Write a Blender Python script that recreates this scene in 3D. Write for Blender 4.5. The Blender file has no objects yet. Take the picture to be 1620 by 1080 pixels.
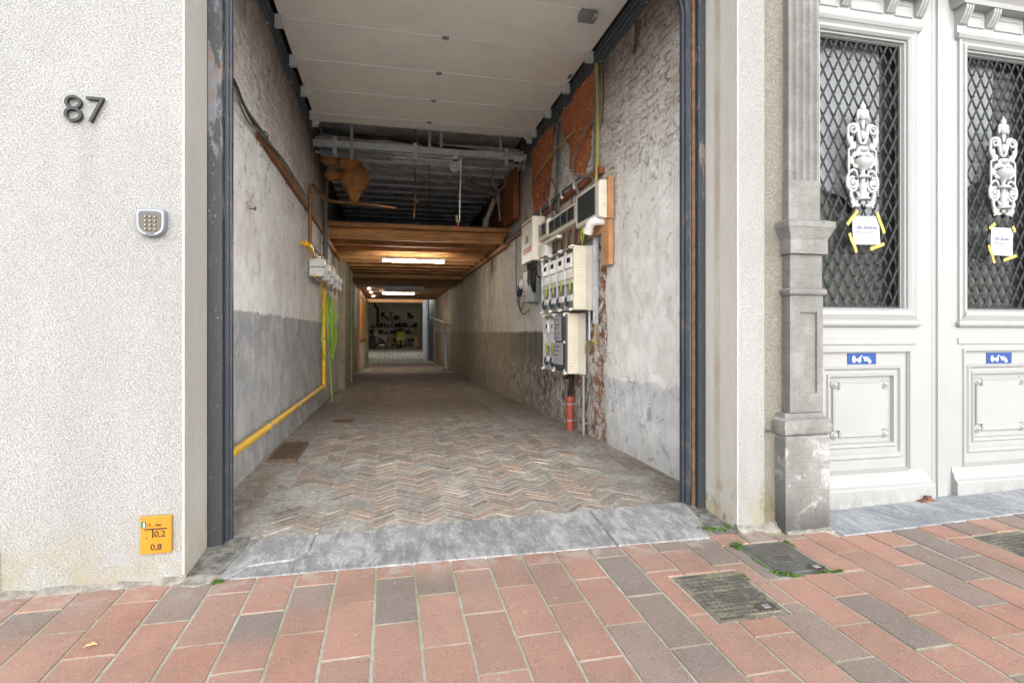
import bpy, bmesh, math, random
from mathutils import Vector, Matrix, noise as mn
R = math.radians
random.seed(87)
SC = bpy.context.scene
COL = SC.collection

# ------------------------------------------------------------------ camera
F_PX, YAW, HOR, CAM_H, CAM_D = 871.0, R(12.6), 525.0, 1.25, 3.07
cam_d = bpy.data.cameras.new('camera')
cam = bpy.data.objects.new('camera', cam_d)
COL.objects.link(cam)
cam.location = (0, -CAM_D, CAM_H)
cam.rotation_euler = (R(90), 0, -YAW)
cam_d.sensor_width = 36.0
cam_d.lens = 36.0 * F_PX / 1620.0
cam_d.shift_y = (HOR - 540.0) / 1620.0
cam_d.clip_start = 0.02
cam_d.clip_end = 600
SC.camera = cam

# ------------------------------------------------------------------ sky, sun, exposure
SUN_EL, SUN_AZ = 3.0, 182.0       # overcast: a very wide soft sun from the street side
w = bpy.data.worlds.new('World'); SC.world = w
w.use_nodes = True
nt = w.node_tree; nt.nodes.clear()
sky = nt.nodes.new('ShaderNodeTexSky'); sky.sky_type = 'NISHITA'; sky.sun_disc = False
sky.sun_elevation = R(SUN_EL); sky.sun_rotation = R(SUN_AZ)
sky.air_density = 1.0; sky.dust_density = 4.0; sky.ozone_density = 1.0
hs = nt.nodes.new('ShaderNodeHueSaturation'); hs.inputs['Saturation'].default_value = 0.22
bg = nt.nodes.new('ShaderNodeBackground'); bg.inputs["Strength"].default_value = 0.09
wo = nt.nodes.new('ShaderNodeOutputWorld')
nt.links.new(sky.outputs[0], hs.inputs['Color']); nt.links.new(hs.outputs[0], bg.inputs[0]); nt.links.new(bg.outputs[0], wo.inputs[0])
sd = bpy.data.lights.new('sun', 'SUN'); sd.energy = 1.5; sd.angle = R(120); sd.color = (1, .995, .985)
so = bpy.data.objects.new('sun', sd); COL.objects.link(so)
# travelling direction: from the street (-y) into the passage (+y), downwards
so.rotation_euler = Vector((math.sin(R(SUN_AZ)) * -1 * math.cos(R(SUN_EL)), -math.cos(R(SUN_AZ)) * math.cos(R(SUN_EL)), -math.sin(R(SUN_EL)))).to_track_quat('-Z', 'Y').to_euler()
SC.view_settings.view_transform = 'Standard'
SC.view_settings.look = 'None'
SC.view_settings.gamma = 1.0
SC.view_settings.exposure = 2.8
SC.render.engine = 'CYCLES'
SC.cycles.max_bounces = 10
SC.cycles.diffuse_bounces = 8
SC.cycles.use_denoising = True
SC.cycles.sample_clamp_indirect = 6.0

# ------------------------------------------------------------------ measuring helpers (photo measurements on real planes)
def _ray(px, py):
    r = (px - 810.0) / F_PX; u = (HOR - py) / F_PX
    return Vector((r * math.cos(YAW) + math.sin(YAW), -r * math.sin(YAW) + math.cos(YAW), u))
def on_y(px, py, y):
    d = _ray(px, py); t = (y + CAM_D) / d.y
    return Vector((d.x * t, y, CAM_H + d.z * t))
def on_x(px, py, x):
    d = _ray(px, py); t = x / d.x
    return Vector((x, -CAM_D + d.y * t, CAM_H + d.z * t))
def on_z(px, py, z):
    d = _ray(px, py); t = (z - CAM_H) / d.z
    return Vector((d.x * t, -CAM_D + d.y * t, z))

# ------------------------------------------------------------------ mesh builder
class MB:
    def __init__(s): s.v = []; s.f = []; s.c = []
    def add(s, vs, fs, col=None):
        b = len(s.v); s.v += [Vector(p) for p in vs]; s.f += [tuple(i + b for i in f) for f in fs]
        if col is None: col = (1, 1, 1)
        s.c += list(col) if (len(col) == len(vs) and not isinstance(col[0], (int, float))) else [col] * len(vs)
        return s
    def box(s, x0, x1, y0, y1, z0, z1, col=None):
        return s.add([(x0,y0,z0),(x1,y0,z0),(x1,y1,z0),(x0,y1,z0),(x0,y0,z1),(x1,y0,z1),(x1,y1,z1),(x0,y1,z1)],
                     [(0,3,2,1),(4,5,6,7),(0,1,5,4),(1,2,6,5),(2,3,7,6),(3,0,4,7)], col)
    def obox(s, c, size, rot=None, col=None):
        m = rot.to_matrix() if hasattr(rot, 'to_matrix') else (rot or Matrix.Identity(3))
        hx, hy, hz = [k / 2 for k in size]; c = Vector(c)
        vs = [c + m @ Vector(p) for p in [(-hx,-hy,-hz),(hx,-hy,-hz),(hx,hy,-hz),(-hx,hy,-hz),(-hx,-hy,hz),(hx,-hy,hz),(hx,hy,hz),(-hx,hy,hz)]]
        return s.add(vs, [(0,3,2,1),(4,5,6,7),(0,1,5,4),(1,2,6,5),(2,3,7,6),(3,0,4,7)], col)
    def tube(s, pts, r, n=8, caps=True, col=None):
        pts = [Vector(p) for p in pts]; m = len(pts)
        rs = r if isinstance(r, (list, tuple)) else [r] * m
        up = None; vs = []
        for i, p in enumerate(pts):
            t = (pts[min(i+1, m-1)] - pts[max(i-1, 0)]).normalized()
            if up is None:
                up = Vector((0,0,1)) if abs(t.z) < .9 else Vector((1,0,0))
            a = (up - t * up.dot(t))
            if a.length < 1e-5: a = t.orthogonal()
            a.normalize(); b = t.cross(a); up = a
            for k in range(n):
                q = 2 * math.pi * k / n
                vs.append(p + (a * math.cos(q) + b * math.sin(q)) * rs[i])
        fs = [(i*n+k, i*n+(k+1) % n, (i+1)*n+(k+1) % n, (i+1)*n+k) for i in range(m-1) for k in range(n)]
        if caps: fs += [tuple(range(n))[::-1], tuple((m-1)*n+k for k in range(n))]
        return s.add(vs, fs, col)
    def cyl(s, p0, p1, r, n=14, r1=None, col=None):
        return s.tube([p0, p1], [r, r if r1 is None else r1], n, True, col)
    def rings(s, rr, cap0=False, cap1=False, closed=True, col=None):
        n = len(rr[0]); vs = [p for r in rr for p in r]
        e = n if closed else n - 1
        fs = [(i*n+k, i*n+(k+1) % n, (i+1)*n+(k+1) % n, (i+1)*n+k) for i in range(len(rr)-1) for k in range(e)]
        if cap0: fs.append(tuple(range(n))[::-1])
        if cap1: fs.append(tuple((len(rr)-1)*n+k for k in range(n)))
        return s.add(vs, fs, col)
    def panel(s, steps, cap=True):
        """moulded panel facing the street: steps of (x0,x1,z0,z1,y)"""
        return s.rings([[(a,y,c),(b,y,c),(b,y,d),(a,y,d)] for a,b,c,d,y in steps], False, cap)
    def prism(s, poly, fn, d0, d1, col=None):
        """poly of 2-D points, fn(u,v,d) -> world, extruded d0..d1"""
        n = len(poly)
        vs = [fn(u,v,d0) for u,v in poly] + [fn(u,v,d1) for u,v in poly]
        fs = [tuple(range(n)), tuple(range(2*n-1, n-1, -1))] + [(k, (k+1) % n, n+(k+1) % n, n+k) for k in range(n)]
        return s.add(vs, fs, col)
    def lathe(s, prof, c, n=20, axis='z', col=None):
        c = Vector(c); rr = []
        for r, h in prof:
            ring = []
            for k in range(n):
                q = 2*math.pi*k/n; a, b = r*math.cos(q), r*math.sin(q)
                ring.append(c + (Vector((a,b,h)) if axis == 'z' else Vector((a,h,b)) if axis == 'y' else Vector((h,a,b))))
            rr.append(ring)
        return s.rings(rr, True, True, True, col)
    def ball(s, c, r, n=10, col=None, squash=(1,1,1)):
        c = Vector(c); rr = []
        for i in range(1, n):
            t = math.pi*i/n
            rr.append([c + Vector((r*squash[0]*math.sin(t)*math.cos(2*math.pi*k/n), r*squash[1]*math.sin(t)*math.sin(2*math.pi*k/n), -r*squash[2]*math.cos(t))) for k in range(n)])
        return s.rings(rr, True, True, True, col)
    def torus(s, c, R0, r, ax=(0,1,0), n=24, m=6, arc=(0, 2*math.pi), col=None):
        ax = Vector(ax).normalized(); a = ax.orthogonal().normalized(); b = ax.cross(a); c = Vector(c)
        full = abs(arc[1]-arc[0]) > 6.28
        pts = [c + (a*math.cos(arc[0]+(arc[1]-arc[0])*k/n) + b*math.sin(arc[0]+(arc[1]-arc[0])*k/n))*R0 for k in range(n+1)]
        return s.tube(pts, r, m, not full, col)

def curve(pts, k=6):
    """smooth path through the points (Catmull-Rom)"""
    P = [Vector(p) for p in pts]; P = [2*P[0]-P[1]] + P + [2*P[-1]-P[-2]]; out = []
    for i in range(1, len(P)-2):
        for j in range(k):
            t = j/k; a,b,c,d = P[i-1],P[i],P[i+1],P[i+2]
            out.append(.5*((2*b)+(c-a)*t+(2*a-5*b+4*c-d)*t*t+(3*b-a-3*c+d)*t*t*t))
    out.append(P[-2]); return out

ORG = {}
def thing(name, label, cat, loc, group=None):
    o = bpy.data.objects.new(name, None); COL.objects.link(o)
    o.empty_display_size = .1
    o.location = loc; ORG[o.name] = Vector(loc)
    o['label'] = label; o['category'] = cat
    if group: o['group'] = group
    return o
def obj(name, mb, mat, parent=None, bevel=0, smooth=0, label=None, cat=None, group=None, kind=None, segs=2):
    if parent is not None: base = ORG[parent.name]
    else:
        xs = [p.x for p in mb.v]; ys = [p.y for p in mb.v]; zs = [p.z for p in mb.v]
        base = Vector(((min(xs)+max(xs))/2, (min(ys)+max(ys))/2, min(zs)))
    me = bpy.data.meshes.new(name)
    me.from_pydata([tuple(p - base) for p in mb.v], [], mb.f)
    at = me.color_attributes.new('tint', 'FLOAT_COLOR', 'POINT')
    at.data.foreach_set('color', [x for c in mb.c for x in (c[0], c[1], c[2], 1.0)])
    bm = bmesh.new(); bm.from_mesh(me); bmesh.ops.recalc_face_normals(bm, faces=bm.faces); bm.to_mesh(me); bm.free()
    if smooth:
        me.polygons.foreach_set('use_smooth', [True]*len(me.polygons))
        me.set_sharp_from_angle(angle=R(smooth if smooth > 1 else 40))
    me.materials.append(mat)
    o = bpy.data.objects.new(name, me); COL.objects.link(o)
    ORG[o.name] = base
    if parent is not None: o.parent = parent
    else: o.location = base
    if bevel:
        b = o.modifiers.new('bevel', 'BEVEL'); b.width = bevel; b.segments = segs; b.limit_method = 'ANGLE'; b.angle_limit = R(35)
        b.harden_normals = False
    if label: o['label'] = label
    if cat: o['category'] = cat
    if group: o['group'] = group
    if kind: o['kind'] = kind
    return o
def copy_tree(o, parent=None):
    c = o.copy(); COL.objects.link(c)
    if parent is not None: c.parent = parent
    for ch in [k for k in o.children]: copy_tree(ch, c)
    return c
def dup(o, delta, label, scale=None):
    c = copy_tree(o); c.location = Vector(o.location) + Vector(delta); c['label'] = label
    ORG[c.name] = ORG[o.name] + Vector(delta)
    if scale: c.scale = scale
    return c
def text_mesh(txt, size, fn, depth, align='LEFT', shear=0.0, spacing=1.0, bold=0.0):
    cu = bpy.data.curves.new('lettering', 'FONT'); cu.body = txt; cu.size = size; cu.align_x = align
    cu.shear = shear; cu.space_character = spacing; cu.offset = bold; cu.resolution_u = 4; cu.extrude = depth/2
    o = bpy.data.objects.new('lettering', cu); COL.objects.link(o)
    bpy.context.view_layer.update()
    me = bpy.data.meshes.new_from_object(o.evaluated_get(bpy.context.evaluated_depsgraph_get()))
    mb = MB(); mb.add([fn(v.co.x, v.co.y, v.co.z + depth/2) for v in me.vertices], [tuple(p.vertices) for p in me.polygons])
    bpy.data.objects.remove(o); bpy.data.curves.remove(cu); bpy.data.meshes.remove(me)
    return mb
def merge(a, b):
    a.add(b.v, b.f, b.c if b.c else None); return a

# ------------------------------------------------------------------ materials
def rgb(r, g, b):
    f = lambda u: (u/12.92 if u <= .04045 else ((u+.055)/1.055)**2.4)
    return (f(r/255), f(g/255), f(b/255), 1.0)
class G:
    def __init__(s, name, rough=.8, metal=0.0, spec=.4):
        s.m = bpy.data.materials.new(name); s.m.use_nodes = True; s.t = s.m.node_tree
        s.b = s.t.nodes['Principled BSDF']; s.b.inputs['Roughness'].default_value = rough
        s.b.inputs['Metallic'].default_value = metal; s.b.inputs['Specular IOR Level'].default_value = spec
        s._p = None
    def n(s, ty): return s.t.nodes.new(ty)
    def put(s, inp, v):
        if isinstance(v, bpy.types.NodeSocket): s.t.links.new(v, inp)
        else: inp.default_value = v
    def pos(s):
        if s._p is None: s._p = s.n('ShaderNodeNewGeometry').outputs['Position']
        return s._p
    def xyz(s, v=None):
        k = s.n('ShaderNodeSeparateXYZ'); s.put(k.inputs[0], v or s.pos()); return k.outputs
    def vec(s, x, y, z):
        k = s.n('ShaderNodeCombineXYZ')
        for i, q in enumerate((x, y, z)): s.put(k.inputs[i], q)
        return k.outputs[0]
    def mapv(s, sc, rot=(0,0,0), v=None):
        k = s.n('ShaderNodeMapping'); s.put(k.inputs[0], v or s.pos()); k.inputs['Scale'].default_value = sc; k.inputs['Rotation'].default_value = rot; return k.outputs[0]
    def noise(s, sc, det=4, rough=.55, v=None, dist=0.0):
        k = s.n('ShaderNodeTexNoise'); s.put(k.inputs['Vector'], v or s.pos())
        k.inputs['Scale'].default_value = sc; k.inputs['Detail'].default_value = det; k.inputs['Roughness'].default_value = rough; k.inputs['Distortion'].default_value = dist
        return k.outputs[0]
    def voro(s, sc, v=None, feat='F1', out=0):
        k = s.n('ShaderNodeTexVoronoi'); s.put(k.inputs['Vector'], v or s.pos()); k.feature = feat; k.inputs['Scale'].default_value = sc; return k.outputs[out]
    def step(s, v, a, b, lo=0.0, hi=1.0):
        k = s.n('ShaderNodeMapRange'); k.interpolation_type = 'SMOOTHSTEP'; s.put(k.inputs[0], v)
        for i, q in enumerate((a, b, lo, hi)): s.put(k.inputs[i+1], q)
        return k.outputs[0]
    def lin(s, v, a, b, lo=0.0, hi=1.0):
        k = s.n('ShaderNodeMapRange'); s.put(k.inputs[0], v)
        for i, q in enumerate((a, b, lo, hi)): s.put(k.inputs[i+1], q)
        return k.outputs[0]
    def math(s, op, a, b=0.0):
        k = s.n('ShaderNodeMath'); k.operation = op; s.put(k.inputs[0], a); s.put(k.inputs[1], b); return k.outputs[0]
    def mix(s, f, a, b, mode='MIX'):
        k = s.n('ShaderNodeMix'); k.data_type = 'RGBA'; k.blend_type = mode; s.put(k.inputs[0], f); s.put(k.inputs[6], a); s.put(k.inputs[7], b); return k.outputs[2]
    def tint(s):
        k = s.n('ShaderNodeAttribute'); k.attribute_name = 'tint'; return k.outputs['Color']
    def brick(s, v, sc, c1, c2, mort, ms=.02, bw=.5, rh=.25):
        k = s.n('ShaderNodeTexBrick'); s.put(k.inputs['Vector'], v); k.inputs['Scale'].default_value = sc
        s.put(k.inputs['Color1'], c1); s.put(k.inputs['Color2'], c2); s.put(k.inputs['Mortar'], mort)
        k.inputs['Mortar Size'].default_value = ms; k.inputs['Brick Width'].default_value = bw; k.inputs['Row Height'].default_value = rh; k.inputs['Mortar Smooth'].default_value = .4
        return k.outputs
    def bump(s, h, st=.5, d=.01, nrm=None):
        k = s.n('ShaderNodeBump'); k.inputs['Strength'].default_value = st; k.inputs['Distance'].default_value = d; s.put(k.inputs['Height'], h)
        if nrm is not None: s.put(k.inputs['Normal'], nrm)
        return k.outputs[0]
    def fin(s, col=None, nrm=None, rough=None):
        if col is not None: s.put(s.b.inputs['Base Color'], col)
        if nrm is not None: s.put(s.b.inputs['Normal'], nrm)
        if rough is not None: s.put(s.b.inputs['Roughness'], rough)
        return s.m
def simple(name, c, rough=.6, metal=0.0, var=.12, sc=6.0, bump=.0, bsc=80.0, dirt=None, dirt_amt=.4, spec=.4):
    g = G(name, rough, metal, spec)
    n = g.noise(sc, 5, .6)
    col = g.mix(g.step(n, .3, .7), tuple(k*(1-var) for k in c[:3])+(1,), tuple(min(1, k*(1+var)) for k in c[:3])+(1,))
    if dirt:
        d = g.step(g.noise(sc*2.7, 7, .68), .52, .68, 0, dirt_amt)
        col = g.mix(d, col, dirt)
    nr = g.bump(g.noise(bsc, 4, .6), bump, .004) if bump else None
    return g.fin(col, nr, g.lin(n, .3, .7, max(.05, rough-.08), min(1, rough+.08)))
def emit(name, c, st):
    g = G(name); g.b.inputs['Base Color'].default_value = c; g.b.inputs['Emission Color'].default_value = c; g.b.inputs['Emission Strength'].default_value = st
    return g.m

def stucco(name, base, dirt=True, sc=118, pits=.72):
    g = G(name, .92, 0, .2)
    x, y, z = g.xyz()
    v = g.mapv((1, 1, 1.9), (0, R(14), 0))
    n1 = g.noise(sc, 3, .62, v, .3); n2 = g.noise(210, 2, .5, v)
    h = g.math('ADD', g.step(n1, .36, .56), g.math('MULTIPLY', n2, .2))
    col = g.mix(g.step(g.noise(1.1, 6, .65, g.mapv((1, 1, .45))), .3, .72), tuple(k*.83 for k in base[:3])+(1,), base)
    pit = g.math('MULTIPLY', g.step(n1, .40, .50, pits*.78, 0), g.step(g.noise(28, 2, .5), .3, .6, .55, 1.0))
    col = g.mix(pit, col, tuple(k*.30 for k in base[:3])+(1,))
    if dirt:
        low = g.math('MULTIPLY', g.step(z, .42, -.05), g.step(g.noise(5, 6, .66), .36, .62))
        col = g.mix(g.math('MULTIPLY', low, .85), col, tuple(a*b for a, b in zip(base[:3], (.78, .70, .50)))+(1,))
        gr = g.math('MULTIPLY', g.step(z, .42, .0), g.math('MULTIPLY', g.step(x, 1.9, 2.2), g.step(g.noise(7, 4, .6), .5, .66)))
        col = g.mix(g.math('MULTIPLY', gr, .8), col, rgb(96, 100, 58))
        rv = g.math('MULTIPLY', g.math('MULTIPLY', g.step(x, 2.10, 2.12), g.step(x, 2.16, 2.14)), g.math('MULTIPLY', g.step(y, .16, .19), g.step(y, .26, .22)))
        col = g.mix(g.math('MULTIPLY', rv, g.step(g.noise(4, 4, .6, g.mapv((1,1,.3))), .35, .6, .1, .5)), col, rgb(150, 126, 108))
        drip = g.math('MULTIPLY', g.math('MULTIPLY', g.step(x, -1.50, -1.44), g.step(x, -1.36, -1.42)), g.math('MULTIPLY', g.step(z, 2.28, 2.24), g.step(z, 1.7, 2.2)))
        col = g.mix(g.math('MULTIPLY', drip, .14), col, rgb(90, 84, 76))
    return g.fin(col, g.bump(h, .65, .006))

M = {}
M['stucco'] = stucco('roughcast_render', rgb(168, 169, 168))
M['reveal'] = stucco('fine_lightened_reveal_render', rgb(226, 223, 216), True, 190, .35)  # finer grain; same render, its tone lightened to offset shade in the reveals
M['old_render'] = stucco('old_grey_roughcast', rgb(140, 137, 128))
M['bead'] = simple('white_corner_bead', rgb(160, 160, 158), .6, var=.04)

def wall_mat(name, side):
    g = G(name, .9, 0, .25)
    x, y, z = g.xyz()
    big = g.noise(1.1, 5, .6); mid = g.noise(5.0, 6, .62, None, .3); fine = g.noise(38, 4, .6)
    streak = g.noise(3.0, 5, .6, g.mapv((1, 1.6, .35)))
    col = g.mix(g.step(mid, .3, .72), rgb(220, 219, 217), rgb(241, 241, 240))
    col = g.mix(g.step(big, .48, .72, 0, .5), col, rgb(196, 186, 172))
    # flaked paint showing the old brown plaster
    flake = g.math('MULTIPLY', g.step(g.noise(7.5, 8, .72, None, .4), .585, .62), g.step(z, 1.2, 3.2, .25, 1.0))
    col = g.mix(g.math('MULTIPLY', flake, .7), col, rgb(138, 122, 106))
    edge = g.math('ADD', z, g.math('MULTIPLY', g.math('SUBTRACT', mid, .5), .10))
    if side == 'L':
        dado = g.step(edge, 1.43, 1.405)
        grey = g.mix(g.step(g.noise(2.6, 7, .68, None, .3), .3, .7), rgb(150, 152, 155), rgb(186, 187, 189))
        grey = g.mix(g.step(streak, .5, .75, 0, .25), grey, rgb(132, 132, 134))
        chips = g.step(g.noise(13, 7, .74, g.mapv((1, 1.6, .8))), .60, .63)
        grey = g.mix(g.math('MULTIPLY', chips, .8), grey, rgb(222, 221, 218))
        col = g.mix(dado, col, grey)
    else:
        far = g.step(y, 4.0, 4.7)
        dado = g.math('MULTIPLY', g.step(edge, 1.27, 1.24), far)
        grey = g.mix(g.step(streak, .3, .7), rgb(84, 83, 79), rgb(128, 125, 118))
        col = g.mix(dado, col, grey)
        near = g.step(y, 2.75, 2.55)
        pe = g.math('ADD', z, g.math('MULTIPLY', g.math('SUBTRACT', g.noise(3.0, 6, .66), .5), .26))
        blue = g.math('MULTIPLY', g.step(pe, .80, .775), near)
        col = g.mix(g.math('MULTIPLY', blue, .7), col, g.mix(g.step(mid, .35, .7), rgb(176, 181, 188), rgb(206, 209, 213)))
        bl2 = g.math('MULTIPLY', g.math('MULTIPLY', g.step(g.noise(9, 7, .7, None, .6), .57, .61), g.step(pe, .95, .7)), near)
        col = g.mix(g.math('MULTIPLY', bl2, .6), col, rgb(128, 130, 134))
        lowz = g.math('MULTIPLY', g.step(pe, .95, .62), g.step(y, 2.3, 2.7))
        col = g.mix(g.math('MULTIPLY', lowz, .75), col, g.mix(g.step(g.noise(11, 7, .7), .4, .6), rgb(132, 124, 116), rgb(196, 192, 188)))
        st = g.math('MULTIPLY', g.math('MULTIPLY', g.step(pe, 1.05, .60), g.step(y, 2.5, 2.9)), g.step(g.noise(8, 9, .75, g.mapv((1, 1.3, .7)), .4), .47, .56))
        col = g.mix(g.math('MULTIPLY', st, .9), col, g.mix(g.step(mid, .4, .6), rgb(70, 68, 64), rgb(128, 98, 76)))
        tan = g.math('MULTIPLY', g.step(y, 4.5, 9.0), .45)
        col = g.mix(tan, col, rgb(176, 156, 128))
    # old dirt where the paint thins towards the loft, and smoke stains high up
    up = g.math('MULTIPLY', g.step(g.math('ADD', z, g.math('MULTIPLY', g.math('SUBTRACT', big, .5), 1.6)), 2.5, 3.5), g.step(g.noise(4.5, 7, .68, g.mapv((1, 1, 1.8)), .3), .36, .62, .15, .62))
    col = g.mix(up, col, rgb(178, 160, 146))
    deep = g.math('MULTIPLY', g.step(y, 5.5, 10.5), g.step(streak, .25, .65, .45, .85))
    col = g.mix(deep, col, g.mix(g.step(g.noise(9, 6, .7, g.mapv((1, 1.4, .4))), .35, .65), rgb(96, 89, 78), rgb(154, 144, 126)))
    cv = g.n('ShaderNodeVectorMath'); cv.operation = 'ADD'; g.put(cv.inputs[0], g.pos()); kk = g.n('ShaderNodeTexNoise'); kk.inputs['Scale'].default_value = 2.2; kk.inputs['Detail'].default_value = 6; g.put(kk.inputs['Vector'], g.pos()); g.put(cv.inputs[1], kk.outputs['Color'])
    crk = g.math('MULTIPLY', g.step(g.voro(1.15, cv.outputs[0], 'DISTANCE_TO_EDGE'), .0075, .002), g.step(g.noise(1.9, 3, .5), .50, .56))
    scr = g.math('MULTIPLY', g.step(g.noise(30, 3, .6, g.mapv((1, .3, 2.6), (R(35), 0, 0))), .665, .69), g.step(g.noise(2.7, 3, .5), .45, .6))
    col = g.mix(g.math('MULTIPLY', crk, .65), col, rgb(104, 96, 88))
    col = g.mix(g.math('MULTIPLY', scr, .5), col, rgb(150, 144, 138))
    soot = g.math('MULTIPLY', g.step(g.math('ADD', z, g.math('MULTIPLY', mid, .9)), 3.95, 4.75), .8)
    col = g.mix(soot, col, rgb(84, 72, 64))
    foot = g.math('MULTIPLY', g.step(z, .42, .05), g.step(mid, .35, .65))
    col = g.mix(g.math('MULTIPLY', foot, .5), col, rgb(120, 112, 102))
    wob = g.math('MULTIPLY', g.math('SUBTRACT', g.noise(6.5, 5, .6), .5), .13)
    br = g.brick(g.vec(g.math('ADD', y, wob), g.math('ADD', z, wob), 0.0), 1.0, (1,1,1,1), (.8,.8,.8,1), (0,0,0,1), .011, .235, .078)
    bm = g.step(g.math('ADD', z, g.math('MULTIPLY', g.math('SUBTRACT', big, .5), 2.2)), 2.45, 3.15)
    mort = g.math('MULTIPLY', br[1], bm)
    pit = g.math('MULTIPLY', g.step(g.noise(19, 6, .7, g.mapv((1, 1, 2.4)), .6), .41, .34), bm)
    dk = g.math('MAXIMUM', g.math('MULTIPLY', mort, g.step(g.noise(9, 5, .65), .46, .66, 0, .7)), g.math('MULTIPLY', pit, .85))
    col = g.mix(dk, col, rgb(110, 96, 84))
    h = g.math('SUBTRACT', g.math('ADD', g.math('MULTIPLY', mid, .9), g.math('MULTIPLY', fine, .22)), g.math('ADD', g.math('MULTIPLY', mort, .5), g.math('MULTIPLY', pit, .9)))
    h = g.math('SUBTRACT', h, g.math('MULTIPLY', flake, .12))
    return g.fin(col, g.bump(h, .9, .026))
M['wallL'] = wall_mat('limewashed_wall_grey_dado', 'L')
M['wallR'] = wall_mat('limewashed_wall_peeling', 'R')

def brickpatch(name, c1, c2, mort, white=0.0):
    g = G(name, .95, 0, .2); x, y, z = g.xyz()
    wob = g.math('MULTIPLY', g.math('SUBTRACT', g.noise(5, 4, .6), .5), .07)
    br = g.brick(g.vec(g.math('ADD', y, wob), g.math('ADD', z, wob), 0.0), 1.0, c1, c2, mort, .008, .22, .065)
    n = g.noise(14, 7, .7, None, .4)
    col = g.mix(g.step(n, .35, .7, 0, .6), br[0], tuple(k*.45 for k in c1[:3])+(1,))
    col = g.mix(g.step(g.noise(30, 4, .7), .56, .64, 0, .5), col, tuple(min(1, k*1.5) for k in c2[:3])+(1,))
    if white: col = g.mix(g.math('MULTIPLY', g.step(g.noise(8, 6, .68, None, .3), .46, .56), white), col, rgb(204, 202, 198))
    h = g.math('SUBTRACT', g.noise(18, 6, .7), g.math('MULTIPLY', br[1], .3))
    return g.fin(col, g.bump(h, .9, .03))
M['orange_brick'] = brickpatch('orange_bare_brick', rgb(204, 118, 80), rgb(222, 138, 96), rgb(176, 122, 90))
M['chase_brick'] = brickpatch('red_brick_with_lime_smears', rgb(140, 84, 64), rgb(166, 110, 84), rgb(160, 150, 138), .8)

def paver_mat():
    g = G('clay_paver', .85, 0, .3); x, y, z = g.xyz()
    t = g.tint(); n = g.noise(6, 6, .66); sp = g.noise(190, 2, .6); b = g.noise(1.7, 6, .65); m = g.noise(34, 5, .7)
    col = g.mix(g.step(n, .3, .7, 0, .35), t, g.mix(.6, t, rgb(138, 118, 108)))
    col = g.mix(g.step(b, .42, .68, 0, .38), col, rgb(112, 96, 88))
    col = g.mix(g.step(m, .56, .70, 0, .35), col, rgb(162, 146, 138))
    col = g.mix(g.step(m, .42, .30, 0, .40), col, rgb(98, 78, 70))
    col = g.mix(g.step(sp, .58, .66, 0, .5), col, rgb(186, 170, 160))
    col = g.mix(g.step(sp, .42, .34, 0, .4), col, rgb(88, 68, 60))
    col = g.mix(g.math('MULTIPLY', g.step(g.noise(7, 8, .74, None, .6), .63, .68), .55), col, rgb(178, 169, 163))
    near = g.math('MULTIPLY', g.step(y, -.28, -.06), g.step(g.noise(6, 7, .7, None, .4), .46, .62))
    col = g.mix(g.math('MULTIPLY', near, .7), col, rgb(168, 161, 155))
    gum = g.step(g.voro(3.1), .035, .022, 0, .6)
    col = g.mix(gum, col, rgb(170, 164, 158))
    return g.fin(col, g.bump(g.math('ADD', g.math('ADD', sp, m), g.math('MULTIPLY', n, 1.5)), .45, .005))
M['paver'] = paver_mat()
def mortar_mat(name, a, b, moss=0.0):
    g = G(name, .95, 0, .2); n = g.noise(20, 6, .65)
    col = g.mix(g.step(n, .3, .7), a, b)
    if moss: col = g.mix(g.math('MULTIPLY', g.step(g.noise(1.6, 3, .5), .45, .62), moss), col, rgb(140, 142, 100))
    return g.fin(col, g.bump(g.noise(90, 4, .6), .7, .006))
M['mortar'] = mortar_mat('pale_joint_mortar', rgb(158, 157, 146), rgb(184, 182, 171), .6)
M['rough_mortar'] = mortar_mat('grey_rough_mortar', rgb(112, 109, 103), rgb(152, 149, 142))

def floor_mat():
    g = G('worn_concrete_floor', .9, 0, .25); x, y, z = g.xyz()
    n = g.noise(2.4, 6, .62); f = g.noise(24, 7, .72); s = g.noise(9, 7, .72, g.mapv((1, .5, 1)), .4)
    col = g.mix(g.step(n, .3, .7), rgb(132, 129, 124), rgb(170, 168, 163))
    col = g.mix(g.step(f, .52, .66, 0, .6), col, rgb(208, 205, 198))
    col = g.mix(g.step(f, .46, .34, 0, .7), col, rgb(92, 88, 82))
    col = g.mix(g.math('MULTIPLY', g.step(s, .50, .62), .5), col, rgb(122, 114, 104))
    side = g.math('MAXIMUM', g.step(x, 1.75, 2.15), g.step(x, -.75, -1.0))
    col = g.mix(g.math('MULTIPLY', side, g.step(s, .35, .6, .15, .6)), col, rgb(122, 108, 92))
    col = g.mix(g.math('MULTIPLY', g.step(g.noise(1.3, 4, .6, None, .6), .6, .72), .6), col, rgb(96, 88, 80))
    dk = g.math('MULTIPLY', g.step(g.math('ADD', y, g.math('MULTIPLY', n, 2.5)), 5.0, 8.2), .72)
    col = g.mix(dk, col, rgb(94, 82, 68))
    col = g.mix(g.step(y, 15.5, 17.5), col, g.mix(g.step(n, .35, .65), rgb(128, 122, 112), rgb(160, 153, 142)))
    return g.fin(col, g.bump(g.math('ADD', f, n), .7, .018))
M['floor'] = floor_mat()
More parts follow.
